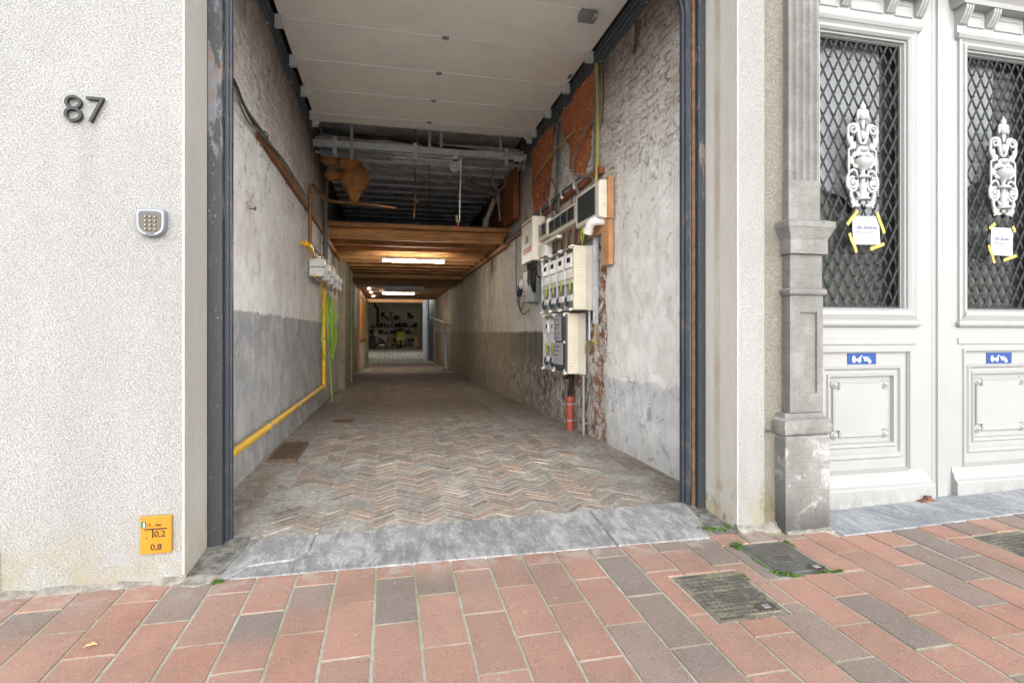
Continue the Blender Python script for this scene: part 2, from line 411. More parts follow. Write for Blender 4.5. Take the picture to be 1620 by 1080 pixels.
def herr_mat():
    g = G('herringbone_floor_brick', .85, 0, .3); t = g.tint(); x, y, z = g.xyz()
    n = g.noise(26, 6, .7); b = g.noise(3, 5, .6)
    col = g.mix(g.step(n, .34, .66, 0, .45), t, rgb(156, 150, 143))
    col = g.mix(g.step(n, .45, .34, 0, .5), col, rgb(70, 62, 56))
    col = g.mix(g.math('MULTIPLY', g.step(b, .50, .68), .6), col, rgb(182, 176, 167))
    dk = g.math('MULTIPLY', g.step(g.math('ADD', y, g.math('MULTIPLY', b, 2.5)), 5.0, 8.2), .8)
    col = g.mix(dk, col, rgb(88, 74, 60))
    return g.fin(col, g.bump(n, .7, .012))
M['herr'] = herr_mat()
def bluestone(name, c0, c1, white=.5, sc=1.0):
    g = G(name, .7, 0, .4); x, y, z = g.xyz()
    n = g.noise(3.2*sc, 6, .65); f = g.noise(70*sc, 5, .65); s = g.noise(7*sc, 8, .74, g.mapv((1.2, .5, 1)), .5); t = g.noise(40*sc, 4, .7, g.mapv((1, .22, 1)))
    col = g.mix(g.step(n, .3, .7), c0, c1)
    col = g.mix(g.math('MULTIPLY', g.step(s, .45, .62), white), col, rgb(196, 197, 199))
    col = g.mix(g.math('MULTIPLY', g.step(t, .50, .64), white*.6), col, rgb(206, 206, 207))
    col = g.mix(g.step(f, .46, .34, 0, .6), col, tuple(k*.55 for k in c0[:3])+(1,))
    return g.fin(col, g.bump(g.math('ADD', f, s), .6, .01))
M['threshold'] = bluestone('worn_blue_limestone', rgb(112, 113, 115), rgb(138, 139, 141), .40)
M['sill'] = bluestone('smooth_blue_limestone', rgb(119, 124, 131), rgb(148, 152, 157), .35, .6)
def pil_mat():
    g = G('tooled_grey_limestone', .85, 0, .3); x, y, z = g.xyz()
    n = g.noise(3.0, 6, .65); f = g.noise(70, 4, .62); st = g.noise(5, 6, .7, g.mapv((1.6, 1.6, .3)), .4)
    comb = g.noise(60, 3, .6, g.mapv((.25, .25, 3.2)))
    col = g.mix(g.step(n, .3, .7), rgb(110, 110, 108), rgb(134, 134, 132))
    col = g.mix(g.step(st, .42, .66, 0, .45), col, rgb(104, 102, 98))
    col = g.mix(g.step(comb, .48, .34, 0, .35), col, rgb(88, 87, 84))
    col = g.mix(g.step(f, .42, .3, 0, .6), col, rgb(70, 69, 66))
    white = g.math('MULTIPLY', g.step(g.noise(6, 7, .72, None, .4), .52, .64), g.step(z, .75, .45, .12, .8))
    col = g.mix(white, col, rgb(172, 172, 171))
    bot = g.math('MULTIPLY', g.step(g.math('ADD', z, g.math('MULTIPLY', st, .3)), .40, .16), .75)
    col = g.mix(bot, col, rgb(60, 60, 60))
    return g.fin(col, g.bump(g.math('ADD', comb, f), .7, .006))
M['limestone'] = pil_mat()
def steel_mat(name, paint, rust, amt=.5, top=True):
    g = G(name, .5, 0, .5); x, y, z = g.xyz()
    n = g.noise(5, 7, .7, g.mapv((1.6, 1, .55)), .5); f = g.noise(45, 5, .65)
    lvl = g.math('ADD', g.lin(z, 1.1, 2.5, .12, -.07), g.step(x, .0, 1.0, 0, .07)) if top else 0.0
    k = g.step(g.math('SUBTRACT', n, lvl), .54, .60, 0, amt)
    col = g.mix(g.step(f, .3, .7, 0, .5), paint, tuple(min(1, q*1.6) for q in paint[:3])+(1,))
    col = g.mix(k, col, g.mix(g.step(g.noise(14, 5, .7), .38, .58), rust, rgb(104, 112, 120)))
    col = g.mix(g.step(f, .66, .72, 0, .7), col, rgb(172, 176, 180))
    return g.fin(col, g.bump(g.math('ADD', n, g.math('MULTIPLY', f, .5)), .5, .004), .55)
M['steel'] = steel_mat('worn_blue_grey_painted_steel', rgb(40, 44, 49), rgb(112, 92, 80), .8)
M['steel_in'] = simple('dark_blue_grey_steel', rgb(50, 57, 67), .45, .2, var=.12, sc=5, dirt=rgb(130, 110, 90), dirt_amt=.25)
M['rust'] = simple('rusty_steel', rgb(98, 78, 64), .85, 0, var=.35, sc=20, bump=.4, dirt=rgb(70, 62, 58), dirt_amt=.7)
M['galv'] = simple('galvanised_steel', rgb(184, 190, 198), .38, .35, var=.18, sc=12)
M['galv_dull'] = simple('dull_grey_metal', rgb(146, 150, 152), .5, .3, var=.2, sc=10)
M['track'] = simple('dark_galvanised_track', rgb(96, 106, 114), .42, .25, var=.2, sc=8)
M['doorpanel'] = simple('cream_white_door_panel', rgb(246, 244, 239), .5, 0, var=.03, sc=2, bump=.08, bsc=150, dirt=rgb(190, 180, 164), dirt_amt=.15)
M['black'] = simple('black_rubber', rgb(34, 34, 36), .6, var=.2)
M['darkgrey'] = simple('dark_grey_plastic', rgb(70, 74, 78), .45, var=.1)
def paint_mat():
    g = G('white_gloss_door_paint', .38, 0, .4); x, y, z = g.xyz()
    n = g.noise(3, 5, .6); br = g.noise(9, 5, .65, g.mapv((7, 7, .35))); c = rgb(148, 150, 150)
    col = g.mix(g.step(n, .3, .7), tuple(k*.95 for k in c[:3])+(1,), c)
    col = g.mix(g.step(br, .54, .68, 0, .12), col, rgb(128, 128, 124))
    gr = g.math('MULTIPLY', g.step(g.math('ADD', z, g.math('MULTIPLY', n, .12)), .22, .05), g.step(g.noise(10, 7, .72, g.mapv((1, 1, .6)), .4), .44, .62))
    col = g.mix(g.math('MULTIPLY', gr, .5), col, rgb(108, 104, 96))
    ch = g.step(g.noise(24, 6, .75), .70, .72)
    col = g.mix(g.math('MULTIPLY', ch, .5), col, rgb(96, 94, 88))
    return g.fin(col, g.bump(g.math('ADD', br, g.math('MULTIPLY', g.noise(60, 3, .5), .4)), .12, .003), g.lin(n, .3, .7, .3, .46))
M['white_paint'] = paint_mat()
M['cast_white'] = simple('pale_grey_cast_iron', rgb(158, 161, 162), .5, 0, var=.06, sc=20)
M['grille'] = simple('dark_grey_wrought_iron', rgb(46, 49, 51), .42, .2, var=.12, sc=20)
M['yellow_gas'] = simple('yellow_gas_pipe_paint', rgb(226, 178, 34), .45, 0, var=.14, sc=9, dirt=rgb(196, 176, 128), dirt_amt=.55)
M['meter_grey'] = simple('light_grey_meter_case', rgb(206, 210, 210), .45, 0, var=.05)
M['beige'] = simple('aged_beige_plastic', rgb(222, 217, 200), .5, 0, var=.05, sc=4)
M['beige_side'] = simple('grey_beige_plastic', rgb(196, 192, 180), .55, 0, var=.06, sc=4)
M['cream'] = simple('cream_plastic', rgb(232, 228, 214), .45, 0, var=.04)
M['whitepl'] = simple('white_plastic', rgb(236, 236, 234), .4, 0, var=.03)
M['smoke'] = simple('smoked_window_plastic', rgb(66, 72, 72), .15, 0, var=.1, spec=.6)
M['timber'] = simple('brown_stained_timber', rgb(138, 84, 50), .75, 0, var=.25, sc=5, bump=.2, dirt=rgb(80, 52, 36), dirt_amt=.5)
M['pine'] = simple('varnished_pine_board', rgb(190, 142, 100), .55, 0, var=.14, sc=4)
def ply_mat():
    g = G('brown_loft_timber', .7, 0, .3); v = g.mapv((.35, 3.5, 3.5))
    n = g.noise(6, 6, .65, v, .5); b = g.noise(1.5, 4, .6)
    col = g.mix(g.step(n, .3, .7), rgb(134, 92, 56), rgb(192, 140, 88))
    col = g.mix(g.step(b, .5, .75, 0, .4), col, rgb(96, 62, 38))
    return g.fin(col, g.bump(n, .25, .006))
M['joist'] = ply_mat()
M['ceilboard'] = simple('brown_ceiling_board', rgb(150, 112, 74), .8, 0, var=.2, sc=1.4, dirt=rgb(110, 84, 58), dirt_amt=.5)
M['corr'] = simple('grey_white_roof_sheet', rgb(232, 233, 236), .7, 0, var=.18, sc=3, dirt=rgb(120, 112, 104), dirt_amt=.5)
M['insul'] = simple('yellow_brown_insulation', rgb(230, 194, 130), .95, 0, var=.3, sc=6, bump=.6, bsc=30, dirt=rgb(110, 84, 52), dirt_amt=.6)
M['sack'] = simple('orange_brown_wrapping', rgb(166, 116, 66), .8, 0, var=.25, sc=7, bump=.5, bsc=25, dirt=rgb(120, 78, 44), dirt_amt=.4)
M['tube_on'] = emit('lit_fluorescent_tube', (1.0, .94, .82, 1), 22.0)
M['spot_on'] = emit('lit_spot', (1.0, .9, .7, 1), 8.0)
M['hose'] = simple('bright_green_hose', rgb(146, 188, 48), .4, 0, var=.1)
M['red_pipe'] = simple('orange_red_drain_pipe', rgb(156, 72, 54), .5, 0, var=.1, dirt=rgb(150, 110, 90), dirt_amt=.3)
M['cable'] = simple('grey_cable_sheath', rgb(122, 118, 112), .6, 0, var=.15)
M['cable_dk'] = simple('dark_cable_sheath', rgb(58, 58, 58), .6, 0, var=.15)
M['cable_beige'] = simple('beige_brown_conduit', rgb(146, 130, 108), .6, 0, var=.15, sc=10)
M['conduit_y'] = simple('yellowed_conduit', rgb(176, 164, 96), .55, 0, var=.12)
M['copper'] = simple('aged_copper_pipe', rgb(132, 96, 66), .45, .5, var=.25, sc=20)
M['paper'] = simple('white_paper', rgb(172, 174, 182), .8, 0, var=.02)
M['tape'] = simple('yellow_masking_tape', rgb(178, 158, 84), .7, 0, var=.06)
M['ink'] = simple('dark_ink', rgb(60, 66, 104), .8, 0, var=.05)
M['inkblack'] = simple('black_print', rgb(30, 28, 24), .8, 0, var=.05)
M['signblue'] = simple('blue_sign_enamel', rgb(22, 62, 128), .4, 0, var=.04)
M['signwhite'] = simple('white_sign_print', rgb(195, 197, 200), .5, 0, var=.02)
M['gasyellow'] = simple('yellow_marker_plate', rgb(172, 118, 26), .45, 0, var=.05)
M['gasgreen'] = simple('green_number_label', rgb(25, 102, 81), .45, 0, var=.05)
M['num'] = simple('dark_bronze_digit', rgb(30, 31, 34), .45, .1, var=.2, sc=30)
M['keypad'] = simple('silver_grey_plastic', rgb(128, 134, 144), .35, .1, var=.04)
M['keyplate'] = simple('brushed_keypad_plate', rgb(74, 72, 67), .45, .3, var=.08, sc=30)
M['keybtn'] = simple('steel_key', rgb(116, 112, 102), .3, .3, var=.1)
M['red'] = simple('red_label', rgb(200, 70, 54), .5, var=.06)
M['tagyellow'] = simple('yellow_green_tag', rgb(176, 188, 56), .6, var=.05)
M['blue'] = simple('blue_plastic', rgb(36, 56, 84), .5, var=.1)
g = G('grey_cast_iron_cover', .75, .1, .3); n_ = g.noise(9, 7, .7, None, .4); f_ = g.noise(60, 4, .65)
c_ = g.mix(g.step(n_, .3, .7), rgb(92, 90, 86), rgb(124, 121, 114)); c_ = g.mix(g.step(n_, .47, .62, 0, .7), c_, rgb(146, 138, 116)); c_ = g.mix(g.step(f_, .45, .33, 0, .6), c_, rgb(60, 58, 54))
M['castiron'] = g.fin(c_, g.bump(g.math('ADD', f_, n_), .6, .005))
M['castdark'] = simple('dark_grey_cast_iron', rgb(104, 104, 102), .6, .2, var=.2, sc=14, bump=.3, dirt=rgb(136, 131, 119), dirt_amt=.45)
M['grass'] = simple('green_weeds', rgb(72, 104, 40), .8, var=.3, sc=30)
M['leaf'] = simple('dry_leaf', rgb(196, 164, 120), .9, var=.2, sc=40)
M['iron_brown'] = simple('brown_painted_iron', rgb(110, 76, 60), .6, .1, var=.2, sc=20)
g = G('window_glass', .04, 0, .5); g.b.inputs['Base Color'].default_value = rgb(46, 50, 48); g.b.inputs['Coat Weight'].default_value = 1.0; g.b.inputs['Coat Roughness'].default_value = .02; g.b.inputs['Alpha'].default_value = .13
M['glass'] = g.m
g = G('clear_cover_plastic', .12, 0, .5); g.b.inputs['Base Color'].default_value = rgb(210, 206, 194); g.b.inputs['Alpha'].default_value = .28
M['clear'] = g.m
M['hivis'] = simple('yellow_green_hivis', rgb(176, 186, 70), .8, var=.1)
M['darkmetal'] = simple('near_black_metal', rgb(40, 40, 40), .5, .3, var=.2)
M['clutterA'] = simple('dull_dark_goods', rgb(66, 62, 56), .8, var=.4, sc=9, dirt=rgb(120, 110, 94), dirt_amt=.5)
M['greywall'] = simple('pale_grey_garage_wall', rgb(226, 224, 212), .9, var=.12, sc=2)
M['brownbox'] = simple('brown_cardboard', rgb(146, 112, 76), .85, var=.15)
M['yellowwood'] = simple('amber_varnished_door', rgb(196, 138, 72), .55, var=.12, sc=3)
M['olive'] = simple('olive_green_paint', rgb(120, 128, 66), .6, var=.15)
M['inner'] = simple('dim_grey_green_board', rgb(84, 88, 82), .8, var=.2, sc=3)
M['sky_refl'] = simple('white_sky_reflection', rgb(176, 181, 186), .9, var=.04)  # tone of the added panel that imitates reflected sky
M['pier'] = simple('dirty_grey_plaster', rgb(126, 116, 100), .9, var=.2, sc=4, bump=.4, bsc=20, dirt=rgb(86, 78, 66), dirt_amt=.6)
M['tread'] = simple('dark_cast_iron_tread', rgb(84, 82, 77), .6, .1, var=.2, sc=20)
M['gutter'] = mortar_mat('dark_gutter_mortar', rgb(84, 86, 86), rgb(140, 138, 132))
M['grit'] = simple('pale_grit', rgb(150, 146, 138), .9)
M['sheet'] = simple('pale_blue_grey_sheet', rgb(188, 196, 210), .6, var=.1)
# ================================================================== THE STREET AND THE FLOORS
def pave_z(x, y):
    return .04 * min(0.0, y) + .03 * max(0.0, x - 2.9)
def floor_z(y):
    if y < .5: return .045
    if y < 2.5: return .045
    if y < 25: return .045 - .0165 * (y - 2.5)
    return -.326 + (y - 25) * (.43 / 15)

mb = MB(); N = 24
for i in range(N + 1):
    for yy_ in (-2.45, -3.2, -9.0, -300.0):
        x = -300 + 600 * i / N
        mb.v.append(Vector((x, yy_, -.112 if yy_ > -3 else -.13)))
        mb.c.append((1, 1, 1))
for i in range(N):
    for j in range(3):
        a = i * 4 + j; mb.f.append((a, a + 1, a + 5, a + 4))
g = G('pale_street_ground', .9); nn = g.noise(30, 5, .6)  # unseen street ground, coloured pale to bounce light into the passage
M['pale_street'] = g.fin(g.mix(nn, rgb(205, 202, 197), rgb(220, 217, 212)), g.bump(nn, .4, .005))
obj('street', mb, M['pale_street'], kind='structure')

COVERS = [(1.43, 1.80, -.89, -.463), (1.99, 2.315, -.575, -.185), (3.48, 3.84, -.72, -.40)]
def front_line(x):
    if x < -.86: return -.015
    if x < 1.93: return -.045
    if x < 2.37: return -.02
    if x < 2.72: return -.11
    return -.205
def subtract(r, c):
    x0, x1, y0, y1 = r; a0, a1, b0, b1 = c
    if a0 >= x1 or a1 <= x0 or b0 >= y1 or b1 <= y0: return [r]
    out = []
    if b0 > y0: out.append((x0, x1, y0, b0))
    if b1 < y1: out.append((x0, x1, b1, y1))
    ya, yb = max(y0, b0), min(y1, b1)
    if a0 > x0: out.append((x0, a0, ya, yb))
    if a1 < x1: out.append((a1, x1, ya, yb))
    return out
SAL = [(170,130,115),(173,134,120),(164,127,113),(174,139,125),(167,124,108),(160,125,112),(172,131,118),(163,129,117)]
GRY = [(132,124,120),(126,120,116),(140,130,124),(122,120,118)]
rnd = random.Random(5); CROSS = []
mb = MB(); P = .1972; L = .4185; G_ = .0062
for k in range(-22, 32):
    x0, x1 = -.066 + k * P, -.066 + (k + 1) * P
    off = -.185 if k % 2 == 0 else -.396
    for j in range(-1, 6):
        ya = off - j * L; yb = ya - L
        fl = front_line((x0 + x1) / 2)
        ytop = min(ya, fl)
        if yb > ytop - .03 or yb < -2.5: continue
        CROSS.append((x0+.004, x1-.004, yb))
        u = rnd.random()
        warm = rgb(*rnd.choice(SAL)); cold = rgb(*rnd.choice(GRY))
        warm = tuple(.62*a + .38*b for a, b in zip(warm, rgb(163,128,115))); cold = tuple(.8*a + .2*b for a, b in zip(cold, rgb(150,122,112)))
        dull = tuple(.68*a + .32*b for a, b in zip(warm, cold))
        q_ = .06 if x0 < .9 else .17
        if u < .58: ca, cb = warm, warm
        elif u < .58+q_+.02: ca, cb = cold, cold
        elif u < .90: ca, cb = dull, dull
        elif u < .95: ca, cb = warm, cold
        else: ca, cb = cold, warm
        dz = rnd.uniform(-.0012, .0012); ta = rnd.uniform(-.0015, .0015)
        rects = [(x0 + G_ * rnd.uniform(.7, 1.2), x1 - G_ * rnd.uniform(.7, 1.2), yb + G_, ytop - (G_ if ytop == ya else 0))]
        for c in COVERS: rects = [q for r in rects for q in subtract(r, (c[0]-.012, c[1]+.012, c[2]-.012, c[3]+.012))]
        for a, b, c, d in rects:
            if b - a < .025 or d - c < .03: continue
            ny = max(2, int((d - c) / .07)); e = .004; vs = []; cs = []
            rows = []
            for q in range(ny + 1):
                yq = c + (d - c) * q / ny; t = (yq - yb) / L
                s = min(1, max(0, (t - .45) * 3 + .5))
                col = tuple(cb[i] * (1 - s) + ca[i] * s for i in range(3))
                zq = pave_z((a+b)/2, yq) + dz + ta * (t - .5)
                ja, jb = rnd.uniform(-.0013, .0013), rnd.uniform(-.0013, .0013)
                zq += rnd.uniform(-.0005, .0005); rows.append(([(a+ja, yq, zq - .012), (a + e*.5+ja, yq, zq - .0018), (a + e*1.4+ja, yq, zq), (b - e*1.4+jb, yq, zq), (b - e*.5+jb, yq, zq - .0018), (b+jb, yq, zq - .012)], col))
            first = [(p[0], p[1] - .001, p[2] - .012) for p in rows[0][0]]
            last = [(p[0], p[1] + .001, p[2] - .012) for p in rows[-1][0]]
            allr = [(first, rows[0][1])] + rows + [(last, rows[-1][1])]
            vs = [p for r_, _ in allr for p in r_]; cs = [c_ for r_, c_ in allr for _ in r_]
            fs = [(i*6+k2, i*6+k2+1, (i+1)*6+k2+1, (i+1)*6+k2) for i in range(len(allr)-1) for k2 in range(5)]
            mb.add(vs, fs, cs)
obj('pavement', mb, M['paver'], kind='structure', smooth=50)
# mortar bed showing in the joints
mb = MB(); xs = [-4.6, -1.5, 0, 1.5, 2.9, 4.0, 6.3]; ys = [.05, -.5, -1.0, -1.5, -2.0, -2.6]
JT = mb
for x in xs:
    for y in ys: mb.v.append(Vector((x, y, pave_z(x, y) - .0060))); mb.c.append((1,1,1))
for i in range(len(xs)-1):
    for j in range(len(ys)-1):
        a = i*len(ys)+j; mb.f.append((a, a+1, a+len(ys)+1, a+len(ys)))
for a, b, yq in CROSS:
    if any(c[0]-.02 < b and c[1]+.02 > a and c[2]-.02 < yq < c[3]+.02 for c in COVERS): continue
    n_ = 6; b0 = len(mb.v)
    for i in range(n_+1):
        x = a+(b-a)*i/n_
        for dy in (-.0075, .0075): mb.v.append(Vector((x, yq+dy, pave_z(x, yq)-.0020+rnd.uniform(-.0012, .0008)))); mb.c.append((1,1,1))
    for i in range(n_): q = b0+2*i; mb.f.append((q, q+2, q+3, q+1))
obj('pavement_joints', mb, M['mortar'], kind='structure')

# mortar fillet smeared along the foot of the facade
mb = MB(); r2 = random.Random(3)
def fillet(x0, x1, y, zt, d):
    n = max(3, int((x1-x0)/.05)); rr = []
    for i in range(n+1):
        x = x0 + (x1-x0)*i/n; k = r2.uniform(.5, 1.25); gz = pave_z(x, -.05)
        rr.append([(x, y+.02, gz-.03), (x, y+.02, gz+zt*k), (x, y-.006, gz+zt*k), (x, y-d*.5*k, gz+zt*.35*k), (x, y-d*k, gz+.003), (x, y-d*k-.01, gz-.03)])
    mb.rings(rr, True, True, True)
fillet(-4.4, -1.0, .0, .022, .035); fillet(2.13, 2.42, .0, .04, .05); fillet(2.42, 2.74, -.093, .012, .03)
fillet(-1.0, -.80, -.01, .018, .06)
obj('mortar_fillet', mb, M['rough_mortar'], kind='structure', smooth=60)

# passage floor: concrete sheet with the herringbone bricks let into it
mb = MB(); nx, ny = 40, 150
Y0f, Y1f = -.03, 25.0
for i in range(nx + 1):
    for j in range(ny + 1):
        x = -1.25 + 3.65 * i / nx; t = j / ny; y = Y0f + (Y1f - Y0f) * t ** 1.6
        z = floor_z(y) + .006 * mn.noise((x*1.7, y*1.7, 0)) + .003 * mn.noise((x*7, y*7, 3)) - .004
        if y < .5: z = min(z, -.004 + max(0, y + .05) * .085)
        # the margins rise a little towards the walls
        z += .03 * max(0, (abs(x - .55) - 1.25)) * min(1, max(0, (y-.5)*2))
        mb.v.append(Vector((x, y, z))); mb.c.append((1,1,1))
for i in range(nx):
    for j in range(ny):
        a = i*(ny+1)+j; mb.f.append((a, a+ny+1, a+ny+2, a+1))
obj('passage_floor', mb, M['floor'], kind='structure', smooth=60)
HC = [(128,112,102),(146,122,108),(118,112,108),(112,108,106),(152,126,108),(136,126,116),(122,106,96),(146,138,130),(160,136,118),(104,98,94)]
mb = MB(); W_ = .056; nq = 4; r3 = random.Random(11); c45 = math.sqrt(.5); span = 170
def herr(cx, cy, hor):
    # cell coordinates -> world, the pattern turned 45 degrees
    hw, hh = (nq*W_, W_) if hor else (W_, nq*W_)
    x0, y0 = cx*W_, cy*W_; u, v = x0 + hw/2, y0 + hh/2
    X = (u - v) * c45 + .55; Yy = (u + v) * c45 + 2.0
    if Yy < .46 or Yy > 14.5: return
    wl = -.84 + .12*mn.noise((Yy*.9, 4, 0)) + .22*max(0, 1.9-Yy)*.35 ; wr = 1.84 + .12*mn.noise((Yy*.9, 9, 0)) - .05*max(0, Yy-2)*.6
    if X < wl or X > max(wr, 1.45): return
    # patch of concrete spread over the bricks at the left front
    if mn.noise((X*1.5, Yy*1.2, 21)) > .52 and Yy > 1.2: return
    if X < -.1 and Yy < 1.5 and mn.noise((X*2.2+5, Yy*2.2, 2)) + (-.25 - X)*.5 > .12: return
    col = rgb(*r3.choice(HC))[:3]; dust = rgb(142, 134, 125); q = r3.uniform(.85, 1.15); col = tuple((.72*k+.28*d)*q for k, d in zip(col, dust))
    g_ = .005 + r3.random()*.004; z = floor_z(Yy) + r3.uniform(-.004, .005)
    a, b = hw/2 - g_, hh/2 - g_; t1, t2 = r3.uniform(-.02, .02), r3.uniform(-.02, .02); rz = r3.uniform(-.02, .02)
    vs = []
    for (dx, dy, dz) in [(-a,-b,-.02),(a,-b,-.02),(a,b,-.02),(-a,b,-.02)] + [(-a+.003,-b+.003,0),(a-.003,-b+.003,0),(a-.003,b-.003,0),(-a+.003,b-.003,0)]:
        dx, dy = dx - dy*rz + r3.uniform(-.0025,.0025), dy + dx*rz + r3.uniform(-.0025,.0025)
        wx, wy = (u+dx - v-dy)*c45 + .55, (u+dx + v+dy)*c45 + 2.0
        vs.append((wx, wy, z + dz + (t1*dx + t2*dy)*.5))
    mb.add(vs, [(4,5,6,7),(0,1,5,4),(1,2,6,5),(2,3,7,6),(3,0,4,7)], col)
for cx in range(-span, span):
    for cy in range(-span, span):
        s_ = (cx - cy) % (2*nq)
        if s_ == 0: herr(cx, cy, True)
        elif s_ == 2*nq-1: herr(cx, cy, False)
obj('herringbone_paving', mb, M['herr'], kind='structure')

# yard and garage floors far inside
mb = MB()
for i in range(7):
    for j in range(25):
        x = -3.0 + 8.0*i/6; y = 24.9 + 16.5*j/24
        mb.v.append(Vector((x, y, floor_z(y) + .002))); mb.c.append((1,1,1))
for i in range(6):
    for j in range(24):
        a = i*25+j; mb.f.append((a, a+25, a+26, a+1))
g = G('yard_paving_slabs', .75); x_, y_, z_ = g.xyz()
br = g.brick(g.vec(x_, y_, 0.0), 1.0, rgb(214,211,196), rgb(190,187,172), rgb(110,106,94), .03, .5, .5)
g.fin(g.mix(g.step(g.noise(3,5,.6), .4, .65, 0, .5), br[0], rgb(116,106,96)), g.bump(g.math('MULTIPLY', br[1], -1), .5, .01))
obj('yard_paving', mb, g.m, kind='structure')

# blue stone ramp at the mouth of the passage
t = thing('threshold', 'worn blue stone ramp slab between brick pavement and passage floor', 'threshold', (.55, .2, 0))
def slab(poly, name, zf=.003, zb=.05):
    m_ = MB(); n = len(poly)
    zz = lambda y: zf + (zb - zf) * max(0, min(1, (y + .05)/.5))
    m_.add([(x, y, -.05) for x, y in poly] + [(x, y, zz(y)) for x, y in poly], [tuple(range(n))[::-1], tuple(range(n, 2*n))] + [(k, (k+1) % n, n+(k+1) % n, n+k) for k in range(n)])
    return obj(name, m_, M['threshold'], t, bevel=.006)
slab([(-.845,-.035),(-.80,-.035),(-.72,.075),(-.50,.10),(-.44,.20),(-.43,.385),(-.775,.37),(-.80,.2)], 'kerb_stone', .006, .058)
slab([(-.79,-.045),(1.30,-.062),(1.31,.445),(-.42,.385),(-.43,.195),(-.49,.085),(-.71,.06)], 'ramp_slab')
slab([(1.315,-.062),(1.905,-.066),(1.99,.20),(2.03,.455),(1.325,.445)], 'ramp_slab', .003, .055)

mb = MB(); rg_ = random.Random(9)
for x0, x1 in ((-1.0, -.80), (1.97, 2.12)):
    nx_, ny_ = 8, 16; b0 = len(mb.v)
    for i in range(nx_+1):
        for j in range(ny_+1):
            x = x0+(x1-x0)*i/nx_; y = -.03+.47*j/ny_
            mb.v.append(Vector((x, y, .004+.10*max(0, y+.02)*.9 + .008*mn.noise((x*14, y*14, 5))))); mb.c.append((1,1,1))
    for i in range(nx_):
        for j in range(ny_):
            a = b0+i*(ny_+1)+j; mb.f.append((a, a+ny_+1, a+ny_+2, a+1))
obj('gutter_mortar', mb, M['gutter'], kind='structure', smooth=60)

# stone sill in front of the carriage doors
mb = MB(); pts = []
rr = []
for i in range(9):
    x = 2.742 + 3.0*i/8; yf = -.20
    zt = pave_z(x, yf) + .003; zb_ = .006 + .024*max(0, x-3.05)
    rr.append([(x, .26, -.08), (x, .26, zb_), (x, .1, zb_*.55+zt*.45), (x, yf+.006, zt), (x, yf, zt-.006), (x, yf, -.08)])
mb.rings(rr, True, True, True)
obj('door_sill', mb, M['sill'], label='smooth blue-grey stone sill in front of the white carriage doors', cat='sill')

# ================================================================== THE STREET FRONT
mb = MB()
mb.box(-9, -1.007, 0, .5, -.3, 7.2)
mb.box(2.135, 2.332, 0, .5, -.3, 7.2)
mb.box(-1.007, 2.135, 0, .5, 3.84, 7.2)
fac = obj('stucco_facade', mb, M['stucco'], label='white roughcast house front around the open passage', cat='facade')
for xa_, xb_ in ((-1.02, -1.0035), (2.1315, 2.145)):
    mb = MB(); mb.box(xa_, xb_, .004, .343, .012, 3.835); obj('reveal', mb, M['reveal'], fac)
for xq in (-1.007, 2.135):
    mb = MB(); s_ = 1 if xq < 0 else -1
    pts = []
    rr = []
    rb = random.Random(int(abs(xq)*100))
    for i in range(60):
        z = .03 + 7.0*i/59; e = rb.uniform(-.0015, .0015)
        x_a, x_b = xq - s_*.009 + e, xq + s_*.003
        rr.append([(x_a, -.0035, z), (x_b, -.0045, z), (x_b, .010 + e, z), (x_a, .010, z)])
    mb.rings(rr, True, True, True); obj('corner_bead', mb, M['bead'], fac)
# old render strip between the new front and the pilaster
mb = MB()
mb.box(2.334, 2.60, .022, .5, .62, 7.2)
mb.box(2.334, 2.60, .002, .5, -.2, .60)
mb.add([(2.33,-.004,.60),(2.47,-.004,.60),(2.47,.07,.625),(2.33,.07,.625),(2.33,-.004,.585),(2.47,-.004,.585),(2.47,.07,.585),(2.33,.07,.585)],
       [(0,1,2,3),(7,6,5,4),(0,4,5,1),(1,5,6,2),(2,6,7,3),(3,7,4,0)])
obj('old_wall_strip', mb, M['old_render'], label='narrow strip of old yellow-grey roughcast wall beside the stone pilaster', cat='wall')

# steel frame of the opening
t = thing('steel_door_frame', 'worn blue-grey steel frame lining the open garage entrance', 'door frame', (.55, .4, 0))
mb = MB(); mb.box(-1.003, -.925, .345, .40, .02, 3.83); mb.box(-1.003, -.99, .40, .52, .02, 3.83); obj('jamb', mb, M['steel'], t, bevel=.004)
mb = MB(); mb.box(2.078, 2.132, .345, .40, .02, 3.83); mb.box(2.118, 2.132, .40, .52, .02, 3.83); obj('jamb', mb, M['steel'], t, bevel=.004)
mb = MB(); mb.box(-.925, 2.078, .345, .40, 3.78, 3.84); obj('header', mb, M['steel'], t, bevel=.004)
mb = MB(); mb.box(2.055, 2.078, .385, .41, .03, 3.6); obj('rust_strip', mb, M['rust'], t, bevel=.003)
# inner guide channel with rounded upper corners
mb = MB(); rr = []
path = [(-.911, .035), (-.911, 3.47)]
for k in range(1, 9): q = R(90)*k/8; path.append((-.911+.30-.30*math.cos(q), 3.47+.30*math.sin(q)))
path += [(1.722, 3.77)]
for k in range(1, 9): q = R(90)*k/8; path.append((1.722+.30*math.sin(q), 3.47+.30*math.cos(q)))
path += [(2.022, .06)]
cx, cz = .55, 1.8
for i, (px, pz) in enumerate(path):
    a = Vector(path[max(i-1, 0)]); b = Vector(path[min(i+1, len(path)-1)]); d = (b - a).normalized(); nrm = Vector((d.y, -d.x))
    w1 = .017 if px < 0 else .026
    p0 = Vector((px, pz)) - nrm*w1; p1 = Vector((px, pz)) + nrm*w1; pm = Vector((px, pz)) + nrm*w1*.2
    rr.append([(p0.x, .405, p0.y), (pm.x, .405, pm.y), (pm.x, .425, pm.y), (p1.x, .425, p1.y), (p1.x, .455, p1.y), (p0.x, .455, p0.y)])
mb.rings(rr, True, True, True)
